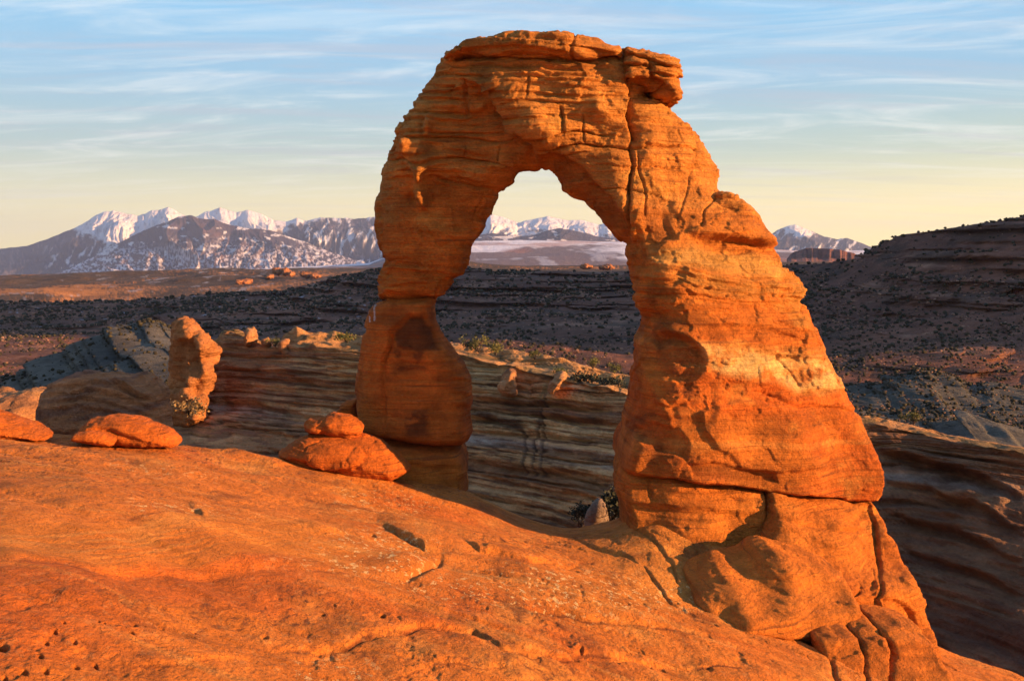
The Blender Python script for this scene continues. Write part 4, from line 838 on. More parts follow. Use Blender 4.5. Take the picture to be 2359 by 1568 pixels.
# slickrock swell at the lower right corner belongs to the ground; lower shaded terrace beyond it
print('spire', round(time.time() - T0, 1))

# ------------------------------------------------------------------ valley, hillsides, mesa
def terrain(name, tab, cols, counts, amp, freq, octv, seed, color, mat, bc=1, br=2, ridge=0.0, yamp=0.0, pin=1, zf=1.0):
    X, Y, Z = kgrid(tab, cols, counts, bc, br)
    env = np.ones(X.shape); PXg = CX + F * X / Y; PYg = HY - F * Z / Y
    n = fbm(X * freq, Y * freq, 0 * X, octv, seed, .52)
    if ridge: n = n * (1 - ridge) + ridge * (ridged(X * freq * 1.1, Y * freq * .7, 0 * X, octv, seed + 5, .5) - .3)
    Z2 = Z + amp * n * env
    if callable(yamp): Y2, Z2 = yamp(PXg, PYg, X, Y, Z2)
    else: Y2 = Y
    V = np.stack([X.ravel(), Y2.ravel(), Z2.ravel()], 1)
    c = color(PXg.ravel(), PYg.ravel(), *V.T)
    o = mesh_obj(name, V, grid_quads(*X.shape), c, mat); tag(o, kind='structure')
    return V.reshape(X.shape + (3,)), o
TH = {-900: [(760, 1100), (700, 950), (760, 640), (860, 330), (1000, 170), (1200, 90)], 0: [(760, 1100), (692, 950), (770, 600), (870, 300), (1000, 170), (1250, 90)], 300: [(750, 1080), (690, 940), (770, 600), (850, 320), (1000, 170), (1250, 90)], 500: [(740, 1060), (674, 930), (760, 600), (840, 340), (980, 180), (1250, 90)],
      640: [(735, 1040), (668, 910), (750, 600), (830, 350), (980, 180), (1250, 90)], 720: [(720, 1020), (650, 880), (740, 590), (820, 350), (980, 180), (1250, 90)], 780: [(700, 1000), (636, 860), (735, 580), (820, 350), (980, 180), (1250, 90)], 860: [(690, 980), (622, 840), (730, 570), (820, 345), (980, 175), (1250, 90)],
      960: [(680, 950), (614, 820), (725, 560), (825, 340), (990, 170), (1250, 90)], 1069: [(670, 930), (604, 800), (720, 550), (830, 330), (1000, 165), (1250, 88)], 1130: [(670, 920), (614, 790), (720, 545), (835, 325), (1000, 160), (1250, 88)], 1450: [(680, 880), (620, 750), (725, 520), (855, 300), (1020, 150), (1300, 86)],
      1700: [(680, 850), (616, 700), (735, 480), (880, 270), (1050, 140), (1350, 84)], 1840: [(670, 800), (607, 640), (740, 440), (900, 250), (1080, 135), (1400, 82)], 1900: [(660, 760), (600, 600), (740, 420), (910, 240), (1090, 130), (1400, 82)], 1960: [(650, 740), (586, 570), (735, 410), (915, 235), (1100, 130), (1400, 80)],
      2000: [(640, 720), (571, 550), (730, 405), (920, 230), (1100, 128), (1420, 80)], 2040: [(620, 710), (551, 535), (725, 400), (920, 228), (1100, 126), (1430, 80)], 2085: [(600, 700), (532, 520), (720, 395), (920, 225), (1110, 124), (1440, 78)], 2120: [(590, 690), (527, 510), (715, 390), (920, 222), (1110, 122), (1440, 78)],
      2200: [(575, 670), (513, 490), (705, 380), (920, 218), (1120, 118), (1450, 76)], 2280: [(565, 660), (504, 475), (700, 370), (920, 215), (1130, 115), (1460, 75)], 2359: [(555, 650), (495, 460), (690, 360), (920, 210), (1140, 112), (1480, 74)], 2600: [(500, 640), (455, 455), (660, 340), (920, 200), (1200, 105), (1600, 70)],
      3000: [(330, 660), (270, 470), (560, 340), (900, 200), (1300, 100), (1800, 64)], 3600: [(-150, 700), (-300, 500), (200, 350), (900, 200), (1400, 95), (2000, 60)], 4400: [(-120, 760), (-480, 540), (-280, 370), (660, 200), (1500, 95), (2200, 60)], 7500: [(-150, 900), (-760, 640), (-950, 400), (-250, 200), (1700, 90), (2600, 55)]}  # these columns rise out of view as a massif added to shade the valley
for k in TH: TH[k] = [(TH[k][0][0] if k < 2400 else 570, TH[k][0][1] + 500)] + TH[k]
cols = np.concatenate([np.linspace(-900, 0, 50, endpoint=False), np.arange(0, 1500, 5.0), np.arange(1500, 1800, 12), np.arange(1800, 2380, 4.0), np.linspace(2380, 7500, 150)])
def chill(px, py, X, Y, Z):
    c = np.tile(np.array((0.150, 0.060, 0.034), np.float32), (len(px), 1))
    c = mixc(c, (0.23, 0.088, 0.045), sstep(-.2, .6, fbm(X * .012, Y * .012, Z * .05, 5, 201)) * .8)
    c = mixc(c, (0.36, 0.18, 0.105), sstep(.25, .6, fbm(X * .05, Y * .02, Z * .22, 5, 203, .65)) * .75)
    c = mixc(c, (0.055, 0.032, 0.020), sstep(.15, .6, fbm(X * .07, Y * .05, Z * .1, 4, 205)) * .7)
    c = mixc(c, (0.20, 0.08, 0.045), sstep(2150, 2300, px) * sstep(720, 800, py) * sstep(960, 880, py) * .6)
    c = mixc(c, (0.55, 0.56, 0.62), sstep(.62, .78, fbm(X * .35, Y * .2, Z * .9, 4, 207, .7)) * sstep(1500, 600, px) * sstep(860, 700, py) * .6)
    return c
def rel(PX, PY, X, Y, Z):
    env = sstep(0, 1, (PY - 600) / 40)
    led = fbm(X * .004, Y * .004, Z * .24, 4, 211, .6)
    rid = ridged(PX * .006 + PY * .002, 0 * PX, PY * .0015, 4, 213, .5)
    Y2 = Y * (1 + .05 * (rid - .3) * env) * (1 - .035 * (led + .6 * sstep(-.1, .1, led)))
    return Y2, Z
HG, ho = terrain('valley_hillside', TH, cols, [4, 10, 70, 110, 70, 30], 5.0, .012, 6, 221, chill, M_hill, 1.5, 2, .5, rel)
# olive-grey spur at the left, pale shale mounds at the right
TO = {-900: [(960, 260), (900, 220), (960, 150), (1080, 90)], 0: [(940, 260), (886, 225), (950, 150), (1080, 88)], 100: [(900, 265), (838, 228), (930, 150), (1080, 86)], 180: [(870, 265), (804, 228), (920, 150), (1080, 86)], 270: [(830, 262), (768, 226), (910, 148), (1080, 86)], 330: [(820, 260), (756, 222), (900, 146), (1080, 86)],
      380: [(840, 255), (774, 218), (900, 144), (1080, 86)], 450: [(860, 250), (800, 212), (905, 142), (1080, 86)], 600: [(900, 240), (845, 204), (920, 138), (1080, 86)], 850: [(950, 230), (900, 190), (950, 135), (1090, 86)], 1000: [(1000, 230), (960, 190), (1000, 135), (1100, 86)]}
def colive(px, py, X, Y, Z):
    c = np.tile(np.array((0.115, 0.098, 0.070), np.float32), (len(px), 1))
    c = mixc(c, (0.17, 0.145, 0.105), sstep(0, .6, fbm(X * .03, Y * .03, Z * .1, 5, 231)) * .7); c = mixc(c, (0.05, 0.042, 0.035), sstep(.0, .5, fbm(X * .09, Y * .05, Z * .1, 4, 233)) * .7)
    return c
def rel2(PX, PY, X, Y, Z):
    return Y * (1 +   .06 * (ridged(PX * .014 - PY * .016, 0 * PX, 0 * PX, 5, 243, .6) - .3)), Z
M_ol = land_mat('shale_earth', 0.3, 0.8, 0.5)
OG, _ = terrain('shale_spur', TO, np.arange(-900, 1000, 5.0), [16, 80, 50], 3.6, .022, 6, 241, colive, M_ol, 3, 3, .4, rel2)
TP = {1500: [(1060, 190), (1000, 165), (1040, 130), (1200, 80)], 1880: [(960, 190), (905, 168), (980, 130), (1200, 78)], 1950: [(930, 190), (868, 170), (960, 130), (1200, 76)], 1990: [(945, 185), (884, 166), (965, 128), (1200, 75)], 2020: [(940, 185), (878, 165), (965, 128), (1200, 75)], 2080: [(930, 182), (868, 163), (965, 126), (1200, 74)],
      2150: [(935, 180), (869, 161), (965, 124), (1200, 74)], 2210: [(950, 178), (888, 158), (975, 122), (1200, 73)], 2250: [(970, 176), (908, 154), (985, 120), (1210, 72)], 2300: [(960, 175), (893, 153), (985, 119), (1220, 72)], 2359: [(970, 174), (905, 152), (990, 118), (1230, 71)], 2700: [(1000, 170), (940, 150), (1020, 110), (1300, 66)]}
PG, _ = terrain('shale_mounds', TP, np.arange(1500, 2700, 4.5), [16, 80, 50], 3.0, .03, 6, 251, colive, M_ol, 3, 3, .4, rel2)
TQ = {2010: [(1010, 120), (965, 108), (1010, 96), (1150, 70)], 2130: [(1030, 118), (985, 106), (1020, 94), (1150, 70)], 2185: [(1010, 118), (956, 104), (1010, 93), (1150, 70)], 2230: [(1010, 116), (944, 102), (1010, 92), (1160, 69)], 2270: [(1020, 115), (962, 101), (1015, 91), (1160, 69)], 2359: [(1040, 114), (990, 100), (1030, 90), (1180, 68)], 2600: [(1080, 110), (1030, 96), (1060, 86), (1200, 66)]}
terrain('shale_mound', TQ, np.arange(2010, 2600, 4.5), [12, 50, 30], .8, .09, 5, 255, lambda a, b, X, Y, Z: colive(a, b, X, Y, Z) * 1.35, M_ol, 3, 3, .4, rel2)
# mesa beyond, its top in the last sun
TM = {-900: [(640, 2500), (652, 2050), (664, 1600), (720, 1200)], 0: [(636, 2500), (648, 2050), (664, 1600), (730, 1200)], 200: [(628, 2500), (644, 2050), (662, 1600), (730, 1200)], 400: [(624, 2500), (640, 2050), (662, 1600), (730, 1200)], 640: [(617, 2500), (632, 2050), (656, 1600), (720, 1200)], 700: [(615, 2450), (630, 2000), (654, 1600), (700, 1200)],
      760: [(618, 2400), (630, 2000), (650, 1600), (700, 1200)], 870: [(616, 2300), (626, 1900), (640, 1500), (700, 1200)], 1060: [(598, 2000), (606, 1750), (618, 1500), (680, 1150)], 1100: [(605, 2000), (611, 1750), (622, 1500), (680, 1150)], 1200: [(611, 2000), (615, 1750), (624, 1500), (680, 1150)], 1450: [(614, 2000), (619, 1750), (628, 1500), (680, 1150)],
      1840: [(604, 2000), (612, 1750), (624, 1500), (680, 1150)], 2400: [(596, 2200), (606, 1850), (624, 1500), (680, 1150)], 4000: [(590, 2500), (600, 2050), (624, 1600), (680, 1200)]}
for k in TM: TM[k] = [(TM[k][0][0] + 8, TM[k][0][1] + 900)] + TM[k]
def cmesa(px, py, X, Y, Z):
    c = np.tile(np.array((0.34, 0.17, 0.07), np.float32), (len(px), 1))
    w = fbm(X * .006, Y * .004, Z * .02, 6, 261, .65)
    c = mixc(np.tile(np.array((0.42, 0.17, 0.05), np.float32), (len(px), 1)), (0.055, 0.042, 0.028), sstep(-.75, -.05, w + .5 * fbm(px * .25, py * .9, 0 * px, 4, 267, .6)) * .92); c = mixc(c, (0.5, 0.5, 0.55), sstep(.45, .7, fbm(X * .05, Y * .015, 0 * X, 4, 263, .65)) * sstep(900, 500, px) * .4)
    return c
def rel3(PX, PY, X, Y, Z):
    return Y, Z + 9 * sstep(.1, .5, fbm(X * .004, Y * .003, 0 * X, 5, 271)) * sstep(600, 640, PY)
M_mesa = land_mat('mesa_earth', 0.03, 6.0, 0.5)
MG, _ = terrain('far_mesa', TM, np.concatenate([np.linspace(-900, 0, 30, endpoint=False), np.arange(0, 1500, 1.6), np.linspace(1500, 4000, 120)]), [4, 40, 50, 20], 5.0, .006, 6, 265, cmesa, M_mesa, .5, 1, .3, rel3)
# lit knobs of red rock on the mesa rim
k_ = 0
for (a, b, w_, h_, Yk) in [(636, 628, 13, 9, 1850), (656, 630, 9, 10, 1840), (668, 634, 7, 6, 1820), (618, 640, 8, 5, 1780), (560, 654, 16, 9, 1650), (548, 652, 8, 6, 1640), (702, 636, 14, 7, 1740), (722, 638, 12, 6, 1730), (1352, 616, 14, 5, 1500), (1400, 618, 16, 6, 1480)]:
    k_ += 1
    kp = [(a + w_ * cos(t) * (1 + .25 * math.sin(3.1 * t + k_)), b - h_ * .35 - h_ * .8 * math.sin(t) * (1 + .2 * math.cos(2.3 * t + k_))) for t in np.linspace(0, 2 * pi, 13)[:-1]]
    solo('red_butte', ['stepped red rock knob glowing on the mesa below the left snowy peaks', 'taller red rock tower right beside the stepped knob on the mesa', 'small red rock knob right of the tower on the mesa', 'low red knob left of the stepped one on the mesa', 'broad red butte standing alone low on the mesa slope', 'smaller red butte touching the broad lone one on its left', 'flat red outcrop nearest the left limb on the mesa', 'second flat red outcrop nearest the left limb, on its right end', 'flat glowing outcrop on the ridge crest seen through the arch, left one', 'flat glowing outcrop on the ridge crest seen through the arch, right one'][k_ - 1],
         'butte', kp, Yk, Yk - 14, 30, None, 6.0, 300 + k_, (1.2, 2.0, .8), 2.4, lambda px, py, X, Y_, Z_, f: np.tile(np.array((0.48, 0.19, 0.075), np.float32), (len(px), 1)), (1.2, 3, .8), M_mesa, 'red rock knobs along the mesa', strata_k=.12)
print('hills', round(time.time() - T0, 1))
# snow-streaked plateau
TS = {-900: [(556, 9500), (566, 7800), (590, 6000), (650, 4500)], 850: [(556, 9500), (566, 7800), (590, 6000), (650, 4500)], 1000: [(556, 9500), (566, 7800), (590, 6000), (650, 4500)], 1200: [(552, 9500), (563, 7800), (590, 6000), (650, 4500)], 1430: [(555, 9500), (565, 7800), (590, 6000), (650, 4500)], 1840: [(576, 9500), (583, 7800), (596, 6000), (650, 4500)], 4000: [(576, 9500), (583, 7800), (596, 6000), (650, 4500)]}
TS[-900] = TS[0] = [(640, 9500), (642, 7800), (645, 6000), (660, 4500)]; TS[850] = [(610, 9500), (614, 7800), (620, 6000), (660, 4500)]
for k in TS: TS[k] = [(TS[k][0][0] + 6, TS[k][0][1] + 900)] + TS[k]
def cplat(px, py, X, Y, Z):
    c = np.tile(np.array((0.155, 0.105, 0.10), np.float32), (len(px), 1))
    w = fbm(X * .0012, Y * .0005, 0 * X, 6, 281, .62) + sstep(600, 556, py) * .35
    c = mixc(c, (0.75, 0.72, 0.74), sstep(-.05, .25, w) * .92)
    c = mixc(c, (0.34, 0.13, 0.07), sstep(.3, .6, fbm(X * .002, Y * .001, 0 * X, 4, 283)) * .6)
    return mixc(c, (0.5, 0.5, 0.55), sstep(.35, .6, fbm(X * .006, Y * .002, 0 * X, 4, 285, .7)) * .5)
terrain('snowy_plateau', TS, np.concatenate([np.linspace(-900, 850, 60, endpoint=False), np.arange(850, 1500, 2.5), np.linspace(1500, 4000, 200)]), [3, 30, 50, 30], 26, .0016, 6, 285, cplat, M_mtn, .5, .5, .3, 0)
# ------------------------------------------------------------------ mountains
def mtn(name, crest, Yc, Yfoot, foot, seed, color, amp=500, lo=None, hi=None, step=1.6, jag=.6):
    ks = sorted(crest); lo = lo or ks[0][0]; hi = hi or ks[-1][0]
    cols = np.arange(lo, hi, step); top = np.interp(cols, [a for a, b in ks], [b for a, b in ks])
    top = top + jag * fbm(cols * .08, 0 * cols, 0 * cols + seed, 4, seed, .6)
    t = np.concatenate([[-.35, -.15, -.05], np.linspace(0, 1, 110)])[:, None]
    ft_ = np.interp(cols, [lo, hi], [foot, foot]) if np.isscalar(foot) else np.interp(cols, *zip(*foot))
    zc = (HY - top) / F * Yc; zf = (HY - ft_) / F * Yfoot
    Yb = Yc + (Yfoot - Yc) * np.clip(t, -1, 1) + 0 * cols[None]; tt = np.clip(t, 0, 1)
    prof = 1 - tt ** .85
    Zb = zf[None] + (zc - zf)[None] * prof; Zb = np.where(t < 0, zc[None] + t * 1800, Zb)
    PXg = cols[None] + 0 * Yb
    env = np.sin(np.clip(tt, 0, 1) * pi * .93 + .12) * (t >= 0)
    wx = PXg * .012 + 2.0 * fbm(PXg * .006, tt * 1.2 + 0 * PXg, 0 * PXg + seed, 3, seed + 3)
    sp = ridged(wx, tt * .9 + 0 * PXg, 0 * PXg + seed, 5, seed + 7, .55) - .35
    sp2 = ridged(PXg * .05 + .8 * fbm(PXg * .03, tt * 3 + 0 * PXg, 0 * PXg, 2, seed), tt * 2.2 + 0 * PXg, 0 * PXg, 4, seed + 9, .55) - .35
    hgt = np.maximum(zc - zf, 30)[None]
    Z2 = Zb + env * hgt * (.26 * sp + .07 * sp2)
    Xg = (PXg - CX) / F * Yb
    V = np.stack([Xg.ravel(), Yb.ravel(), Z2.ravel()], 1)
    c = color(PXg.ravel(), (HY - F * Z2 / Yb).ravel(), V[:, 0], V[:, 1], V[:, 2], (tt + 0 * PXg).ravel(), sp.ravel() if sp.shape == PXg.shape else sp, sp2.ravel())
    o = mesh_obj(name, V, grid_quads(len(t), len(cols)), c, M_mtn); tag(o, kind='structure')
FOREST = (0.045, 0.038, 0.052); SNOW = (0.74, 0.68, 0.64)
def cback(px, py, X, Y, Z, t, sp, sp2):
    c = np.tile(np.array(FOREST, np.float32), (len(px), 1))
    line = np.interp(px, [0, 110, 200, 300, 420, 600, 680, 720, 800, 900, 1000, 1100, 1200, 1400, 1500, 1780, 1860, 1950, 2100], [470, 480, 545, 560, 560, 540, 520, 500, 500, 500, 500, 538, 540, 548, 500, 530, 545, 520, 500])
    w = fbm(px * .07, py * .10, 0 * px, 5, 311, .6)
    c = mixc(c, SNOW, sstep(-6, 8, line - py + 16 * w + 10 * sp))
    pt = fbm(px * .10 + py * .05, py * .06 + px * .02, 0 * px, 5, 313, .6)
    pt = pt + .5 * sp2; c = mixc(c, SNOW, sstep(.25, .5, pt) * sstep(90, 140, px) * .9)
    c = mixc(c, (0.22, 0.16, 0.15), sstep(.25, .6, fbm(px * .25, py * .12, 0 * px, 4, 315, .6)) * .45)
    return c
mtn('snow_mountains', [(-900, 600), (-200, 585), (0, 572), (60, 566), (120, 545), (180, 520), (215, 500), (240, 488), (263, 484), (290, 492), (318, 498), (335, 492), (350, 483), (360, 484), (375, 480), (388, 477), (402, 484), (425, 497), (450, 499), (480, 486), (505, 479), (530, 486), (545, 488), (570, 482), (600, 492), (630, 508), (660, 512), (684, 502), (700, 510), (715, 508), (740, 502), (790, 504), (830, 503), (870, 498), (900, 515), (1000, 545), (1080, 535), (1110, 505), (1130, 491), (1160, 500), (1195, 512), (1215, 508), (1265, 498), (1310, 507), (1340, 505), (1380, 518), (1400, 512), (1430, 525), (1500, 545), (1600, 560), (1760, 552), (1790, 530), (1815, 521), (1832, 517), (1860, 528), (1900, 545), (1930, 552), (1950, 548), (1980, 558), (2005, 568), (2060, 590), (2600, 620)],
    14000, 10400, [(-900, 650), (850, 650), (1000, 590), (1400, 575), (1700, 600), (2600, 620)], 401, cback)
def cfront(px, py, X, Y, Z, t, sp, sp2):
    c = np.tile(np.array((0.06, 0.040, 0.048), np.float32), (len(px), 1))
    c = mixc(c, (0.18, 0.095, 0.08), sstep(-.2, .5, fbm(px * .02, py * .03, 0 * px, 4, 321)) * .6)
    spk = fbm(px * .28, py * .30, 0 * px, 3, 323, .6)
    reg = sstep(545, 590, py + 16 * fbm(px * .02, py * .02, 0 * px, 3, 325)) * sstep(110, 160, px)
    c = mixc(c, (0.62, 0.56, 0.58), sstep(.0, .3, spk) * reg * .85)
    c = mixc(c, SNOW, sstep(.45, .6, fbm(px * .06, py * .12, 0 * px, 4, 327, .6)) * .85)
    pb = np.exp(-(((px - 668) / 34) ** 2 + ((py - 542 - (px - 668) * .35) / 8) ** 2)); c = mixc(c, SNOW, sstep(.25, .6, pb + .2 * spk))
    return c
mtn('forested_mountain', [(40, 645), (120, 626), (200, 596), (270, 560), (330, 530), (380, 510), (405, 502), (435, 497), (470, 502), (500, 507), (530, 517), (560, 525), (620, 530), (650, 541), (700, 557), (760, 580), (830, 603), (880, 615), (960, 638)],
    11800, 9300, 648, 411, cfront)
mtn('foothills', [(990, 575), (1040, 558), (1101, 541), (1135, 537), (1200, 546), (1230, 541), (1262, 530), (1292, 526), (1330, 533), (1380, 545), (1440, 551), (1520, 570)], 10800, 9900, 575, 421,
    lambda px, py, X, Y, Z, t, sp, sp2: mixc(np.tile(np.array((0.05, 0.04, 0.055), np.float32), (len(px), 1)), SNOW, sstep(.4, .6, fbm(px * .05, py * .15, 0 * px, 4, 331, .6)) * .8), jag=.8)
# red cliff band at the right
def cbut(px, py, X, Y, Z):
    c = np.tile(np.array((0.22, 0.09, 0.06), np.float32), (len(px), 1)); return mixc(c, (0.10, 0.06, 0.05), sstep(0, .4, fbm(px * .3, py * .1, 0 * px, 4, 341, .6)) * .7)
TB = {1700: [(614, 3400), (615, 3200), (616, 3150), (640, 2600)], 1812: [(612, 3400), (612, 3200), (613, 3150), (640, 2600)], 1826: [(590, 3400), (584, 3200), (596, 3160), (640, 2600)], 1858: [(580, 3400), (571, 3200), (592, 3160), (640, 2600)], 1884: [(580, 3400), (572, 3200), (593, 3160), (640, 2600)], 1940: [(586, 3400), (577, 3200), (596, 3160), (640, 2600)], 1975: [(590, 3400), (583, 3200), (600, 3160), (640, 2600)], 2020: [(606, 3400), (602, 3200), (610, 3160), (640, 2600)], 2300: [(620, 3400), (616, 3200), (618, 3160), (640, 2600)]}
terrain('red_cliffs', TB, np.arange(1700, 2300, 2.5), [3, 26, 20], 5, .01, 5, 345, cbut, M_mesa, 0, 0, .4, lambda PX, PY, X, Y, Z: (Y + 60 * ridged(PX * .08, 0 * PX, 0 * PX, 3, 347), Z))
print('mountains', round(time.time() - T0, 1))
# wide low desert so that nothing ends in mid-air
gx = np.linspace(-26000, 26000, 60); gy = np.linspace(-14000, 26000, 60); GX, GY = np.meshgrid(gx, gy)
GZ = np.full(GX.shape, -320.0) + 20 * fbm(GX * .0003, GY * .0003, 0 * GX, 3, 351); 
o = mesh_obj('desert_plain', np.stack([GX.ravel(), GY.ravel(), GZ.ravel()], 1), grid_quads(60, 60), np.tile((0.30, 0.15, 0.08), (3600, 1)), M_mesa); tag(o, kind='structure')

# ------------------------------------------------------------------ scrub on the hillsides (nobody could count it)
ico_v = None
def ico():
    p = (1 + 5 ** .5) / 2
    v = np.array([(-1, p, 0), (1, p, 0), (-1, -p, 0), (1, -p, 0), (0, -1, p), (0, 1, p), (0, -1, -p), (0, 1, -p), (p, 0, -1), (p, 0, 1), (-p, 0, -1), (-p, 0, 1)], float); v /= np.linalg.norm(v[0])
    q = np.array([(0, 11, 5), (0, 5, 1), (0, 1, 7), (0, 7, 10), (0, 10, 11), (1, 5, 9), (5, 11, 4), (11, 10, 2), (10, 7, 6), (7, 1, 8), (3, 9, 4), (3, 4, 2), (3, 2, 6), (3, 6, 8), (3, 8, 9), (4, 9, 5), (2, 4, 11), (6, 2, 10), (8, 6, 7), (9, 8, 1)])
    return v, q
IV, IQ = ico()
rs = np.random.RandomState(5)
def scatter(grids, n, smin, smax, flat, sink=0.3):
    Vs, Qs, cnt = [], [], 0
    for G, frac, c0, c1, r0, r1 in grids:
        m = int(n * frac); nr, nc = G.shape[:2]
        pxg = CX + F * G[..., 0] / np.maximum(G[..., 1], 1)
        e1 = G[1:, :-1] - G[:-1, :-1]; e2 = G[:-1, 1:] - G[:-1, :-1]; area = np.linalg.norm(np.cross(e1, e2), axis=2)
        wgt = area * (pxg[:-1, :-1] > c0) * (pxg[:-1, :-1] < c1); wgt[:int(r0 * nr)] = 0; wgt[int(r1 * nr):] = 0
        # weigh by what the picture shows of the slope as well as by area
        wgt = wgt / np.maximum(G[:-1, :-1, 1], 50) ** 1.3 * (.15 + sstep(-.3, .4, fbm(G[:-1, :-1, 0] * .03, G[:-1, :-1, 1] * .02, G[:-1, :-1, 2] * .08, 4, 501)))
        idx = rs.choice(wgt.size, m, p=(wgt / wgt.sum()).ravel()); i, j = np.unravel_index(idx, wgt.shape)
        a, b = rs.rand(m, 1), rs.rand(m, 1); P = G[i, j] + a * e1[i, j] + b * e2[i, j]
        s = (smin + (smax - smin) * rs.rand(m, 1, 1) ** 2) * (P[:, 1] / 450)[:, None, None] ** 1.0
        jit = 1 + .35 * (rs.rand(m, 12, 1) - .5) * 2
        v = IV[None] * jit * s * np.array([1, 1, flat]) + P[:, None] + np.array([0, 0, 1]) * s * flat * (1 - sink)
        Vs.append(v.reshape(-1, 3)); Qs.append((IQ[None] + (cnt + np.arange(m) * 12)[:, None, None]).reshape(-1, 3)); cnt += m * 12
    return np.vstack(Vs), np.vstack(Qs)
M_scrub = rock_mat('scrub_foliage', .5, .1, 0, .4)
V, Q = scatter([(HG, .80, -50, 2450, .04, .92), (OG, .08, -50, 700, .1, .8), (PG, .12, 1850, 2450, .1, .8)], 20000, .25, 1.15, .75)
cc = np.tile(np.array((0.042, 0.034, 0.018), np.float32), (len(V), 1)) * (1 + .5 * np.repeat(rs.rand(len(V) // 12, 1) - .4, 12, 0))
tag(mesh_obj('scrub', V, Q, cc, M_scrub), kind='stuff')
V, Q = scatter([(HG, .85, -50, 2450, .06, .92), (PG, .15, 1850, 2450, .1, .8)], 12000, .2, .8, .6)
cc = np.tile(np.array((0.38, 0.20, 0.12), np.float32), (len(V), 1)) * (1 + .6 * np.repeat(rs.rand(len(V) // 12, 1) - .5, 12, 0))
tag(mesh_obj('scattered_rocks', V, Q, cc, M_hill, smooth=False), kind='stuff')

# ------------------------------------------------------------------ single shrubs close enough to tell apart
M_leaf = rock_mat('shrub_leaves', 3, .02, 0, .35); M_bark = rock_mat('shrub_bark', 3, .03, 0, .3)
def shrub(label, px, py, Yd, r, h, col, n=420, lean=0.0, seed=0, grp='shrubs on the crest of the fin', sink=0.0):
    q = np.random.RandomState(900 + seed)
    root = bpy.data.objects.new('shrub', None); COL.objects.link(root); root.location = W(px, py, Yd); tag(root, label, 'shrub', grp)
    tips = [np.array([q.randn() * r * .45, q.randn() * r * .45, h * (.35 + .6 * q.rand())]) for _ in range(9)]
    Vt, Qt, k = [], [], 0
    for tp in tips:                                     # tapered stems from the root to each tuft
        a = np.array([0, 0, -.1 * h - sink]); w0 = .05 * r + .012
        for u0, u1 in ((0, .5), (.5, 1)):
            p0, p1 = a + (tp - a) * u0, a + (tp - a) * u1 + (0 if u1 == 1 else q.randn(3) * r * .05)
            for P_, ww in ((p0, w0 * (1 - u0 * .7)), (p1, w0 * (1 - u1 * .7))):
                for an in (0, 2.09, 4.19): Vt.append(P_ + np.array([cos(an), math.sin(an), 0]) * ww)
            Qt += [(k + i, k + (i + 1) % 3, k + 3 + (i + 1) % 3, k + 3 + i) for i in range(3)]; k += 6
    mesh_obj('stem', np.array(Vt), np.array(Qt), np.tile((0.09, 0.06, 0.045), (len(Vt), 1)), M_bark, root)
    ctr = np.array(tips)[q.randint(0, 9, n)] + q.randn(n, 3) * np.array([r * .24, r * .24, h * .16])
    ctr[:, 2] = np.maximum(ctr[:, 2], -.05 * h)
    ls = r * .10 * (.6 + .8 * q.rand(n, 1)); d1 = q.randn(n, 3); d1 /= np.linalg.norm(d1, axis=1, keepdims=True); d2 = np.cross(d1, q.randn(n, 3)); d2 /= np.linalg.norm(d2, axis=1, keepdims=True)
    Vl = np.stack([ctr + d1 * ls, ctr + d2 * ls * .6, ctr - d1 * ls, ctr - d2 * ls * .6], 1).reshape(-1, 3)
    mesh_obj('foliage', Vl, np.arange(4 * n).reshape(-1, 4), np.tile(np.array(col), (4 * n, 1)) * (1 + .5 * np.repeat(q.rand(n, 1) - .5, 4, 0)), M_leaf, root, smooth=False)
GR = (0.13, 0.12, 0.035); DK = (0.05, 0.05, 0.03)
shrub('tall yellow-green shrub on the fin crest just right of the left limb', 1102, 808, 73.2, .62, 1.0, GR, seed=1)
shrub('wider yellow-green shrub on the fin crest, right of the tall one', 1142, 816, 72.4, .65, .75, GR, seed=2)
shrub('dark shrub on the fin crest left of the tall yellow-green one', 1085, 806, 73.8, .6, .5, DK, seed=3)
shrub('small round shrub on the crest midway between the limbs', 1232, 826, 70.6, .4, .5, GR, seed=4)
shrub('round green shrub on the crest, second from the thick limb', 1366, 848, 67.8, .5, .6, GR, seed=5)
shrub('low green shrub on the crest closest to the thick limb', 1416, 858, 66.8, .45, .5, GR, seed=6)
shrub('shrub above the slanting sunlit knob of the fin', 1290, 872, 65.6, .6, .7, GR, seed=7)
shrub('low dark shrub in the trough of the crest, by the thick limb', 1400, 893, 64.5, .9, .6, DK, seed=8)
shrub('low dark shrub in the trough of the crest, nearer the middle', 1355, 880, 66, .9, .6, DK, seed=9)
shrub('shrub on the sunlit crest right of the arch', 2104, 975, 55.2, .5, .55, GR, seed=10)
shrub('tiny shrub in the notch of the fin between spire and left limb', 634, 797, 80.8, .5, .6, GR, seed=11)
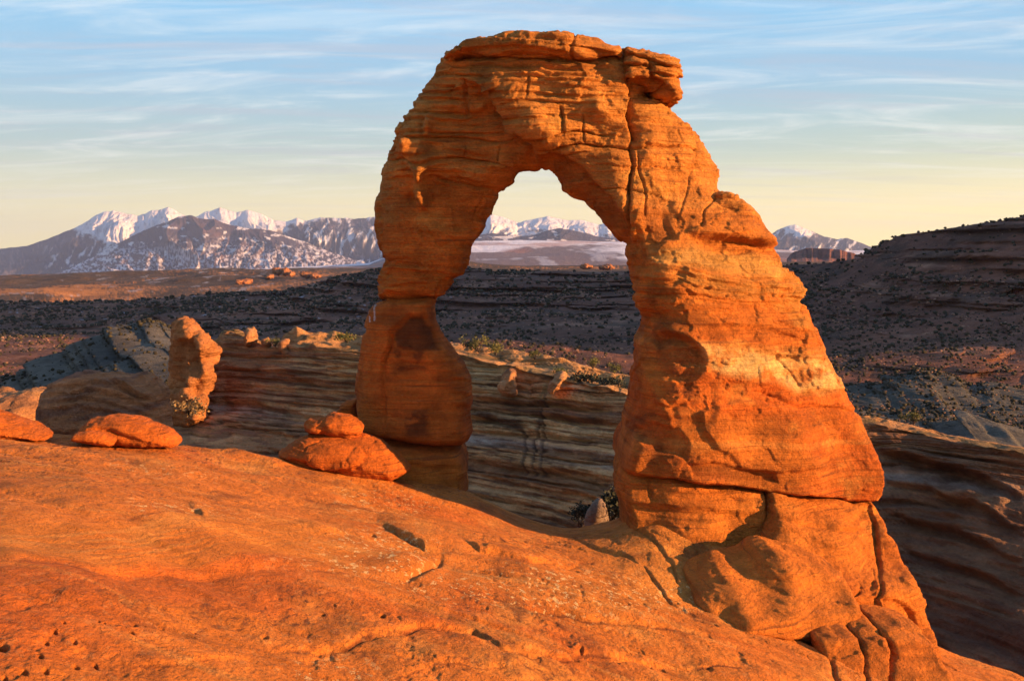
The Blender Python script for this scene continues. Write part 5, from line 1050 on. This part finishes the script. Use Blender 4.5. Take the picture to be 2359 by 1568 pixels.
shrub('green shrub on the fin crest close beside the left limb', 800, 788, 78.6, .8, .6, GR, seed=12)
shrub('sprawling leafless thicket piled at the foot of the spire', 436, 955, 68.5, 1.1, .9, (0.22, 0.14, 0.06), 700, seed=13, grp=None)
shrub('broad dark bush filling the gully below the saddle', 1405, 1205, 44.0, .9, 1.1, DK, 1300, seed=14, grp=None, sink=.4)
shrub('smaller dark bush left of the pale boulder in the gully', 1342, 1206, 44.4, .6, .9, DK, 800, seed=15, grp=None, sink=.4)
solo('boulder', 'pale grey boulder between dark bushes in the gully below the saddle', 'boulder', [(1350, 1200), (1355, 1180), (1368, 1160), (1380, 1150), (1392, 1160), (1400, 1185), (1402, 1215), (1350, 1215)], 43.2, 42.8, .9, None, .4, 151, (.04, .08, .03), 2.2,
     lambda px, py, X, Y_, Z_, f: np.tile(np.array((0.30, 0.20, 0.13), np.float32), (len(px), 1)), (.05, .08, .05), M_far)
print('plants', round(time.time() - T0, 1))

# ------------------------------------------------------------------ evening air
me = bpy.data.meshes.new('haze'); x0, x1, y0, y1, z0, z1 = -25000, 25000, -13000, 25500, -360, 760
me.from_pydata([(x0, y0, z0), (x1, y0, z0), (x1, y1, z0), (x0, y1, z0), (x0, y0, z1), (x1, y0, z1), (x1, y1, z1), (x0, y1, z1)], [], [(3, 2, 1, 0), (4, 5, 6, 7), (0, 1, 5, 4), (1, 2, 6, 5), (2, 3, 7, 6), (3, 0, 4, 7)])
hz_ = bpy.data.objects.new('haze', me); COL.objects.link(hz_); tag(hz_, kind='stuff')
m = bpy.data.materials.new('evening_air'); m.use_nodes = True; n = m.node_tree.nodes; n.clear()
mo = n.new('ShaderNodeOutputMaterial'); pv = n.new('ShaderNodeVolumePrincipled'); pv.inputs['Color'].default_value = (0.56, 0.68, 0.98, 1); pv.inputs['Density'].default_value = 2.6e-5; pv.inputs['Anisotropy'].default_value = 0.1
m.node_tree.links.new(pv.outputs[0], mo.inputs['Volume']); me.materials.append(m)
print('done', round(time.time() - T0, 1))
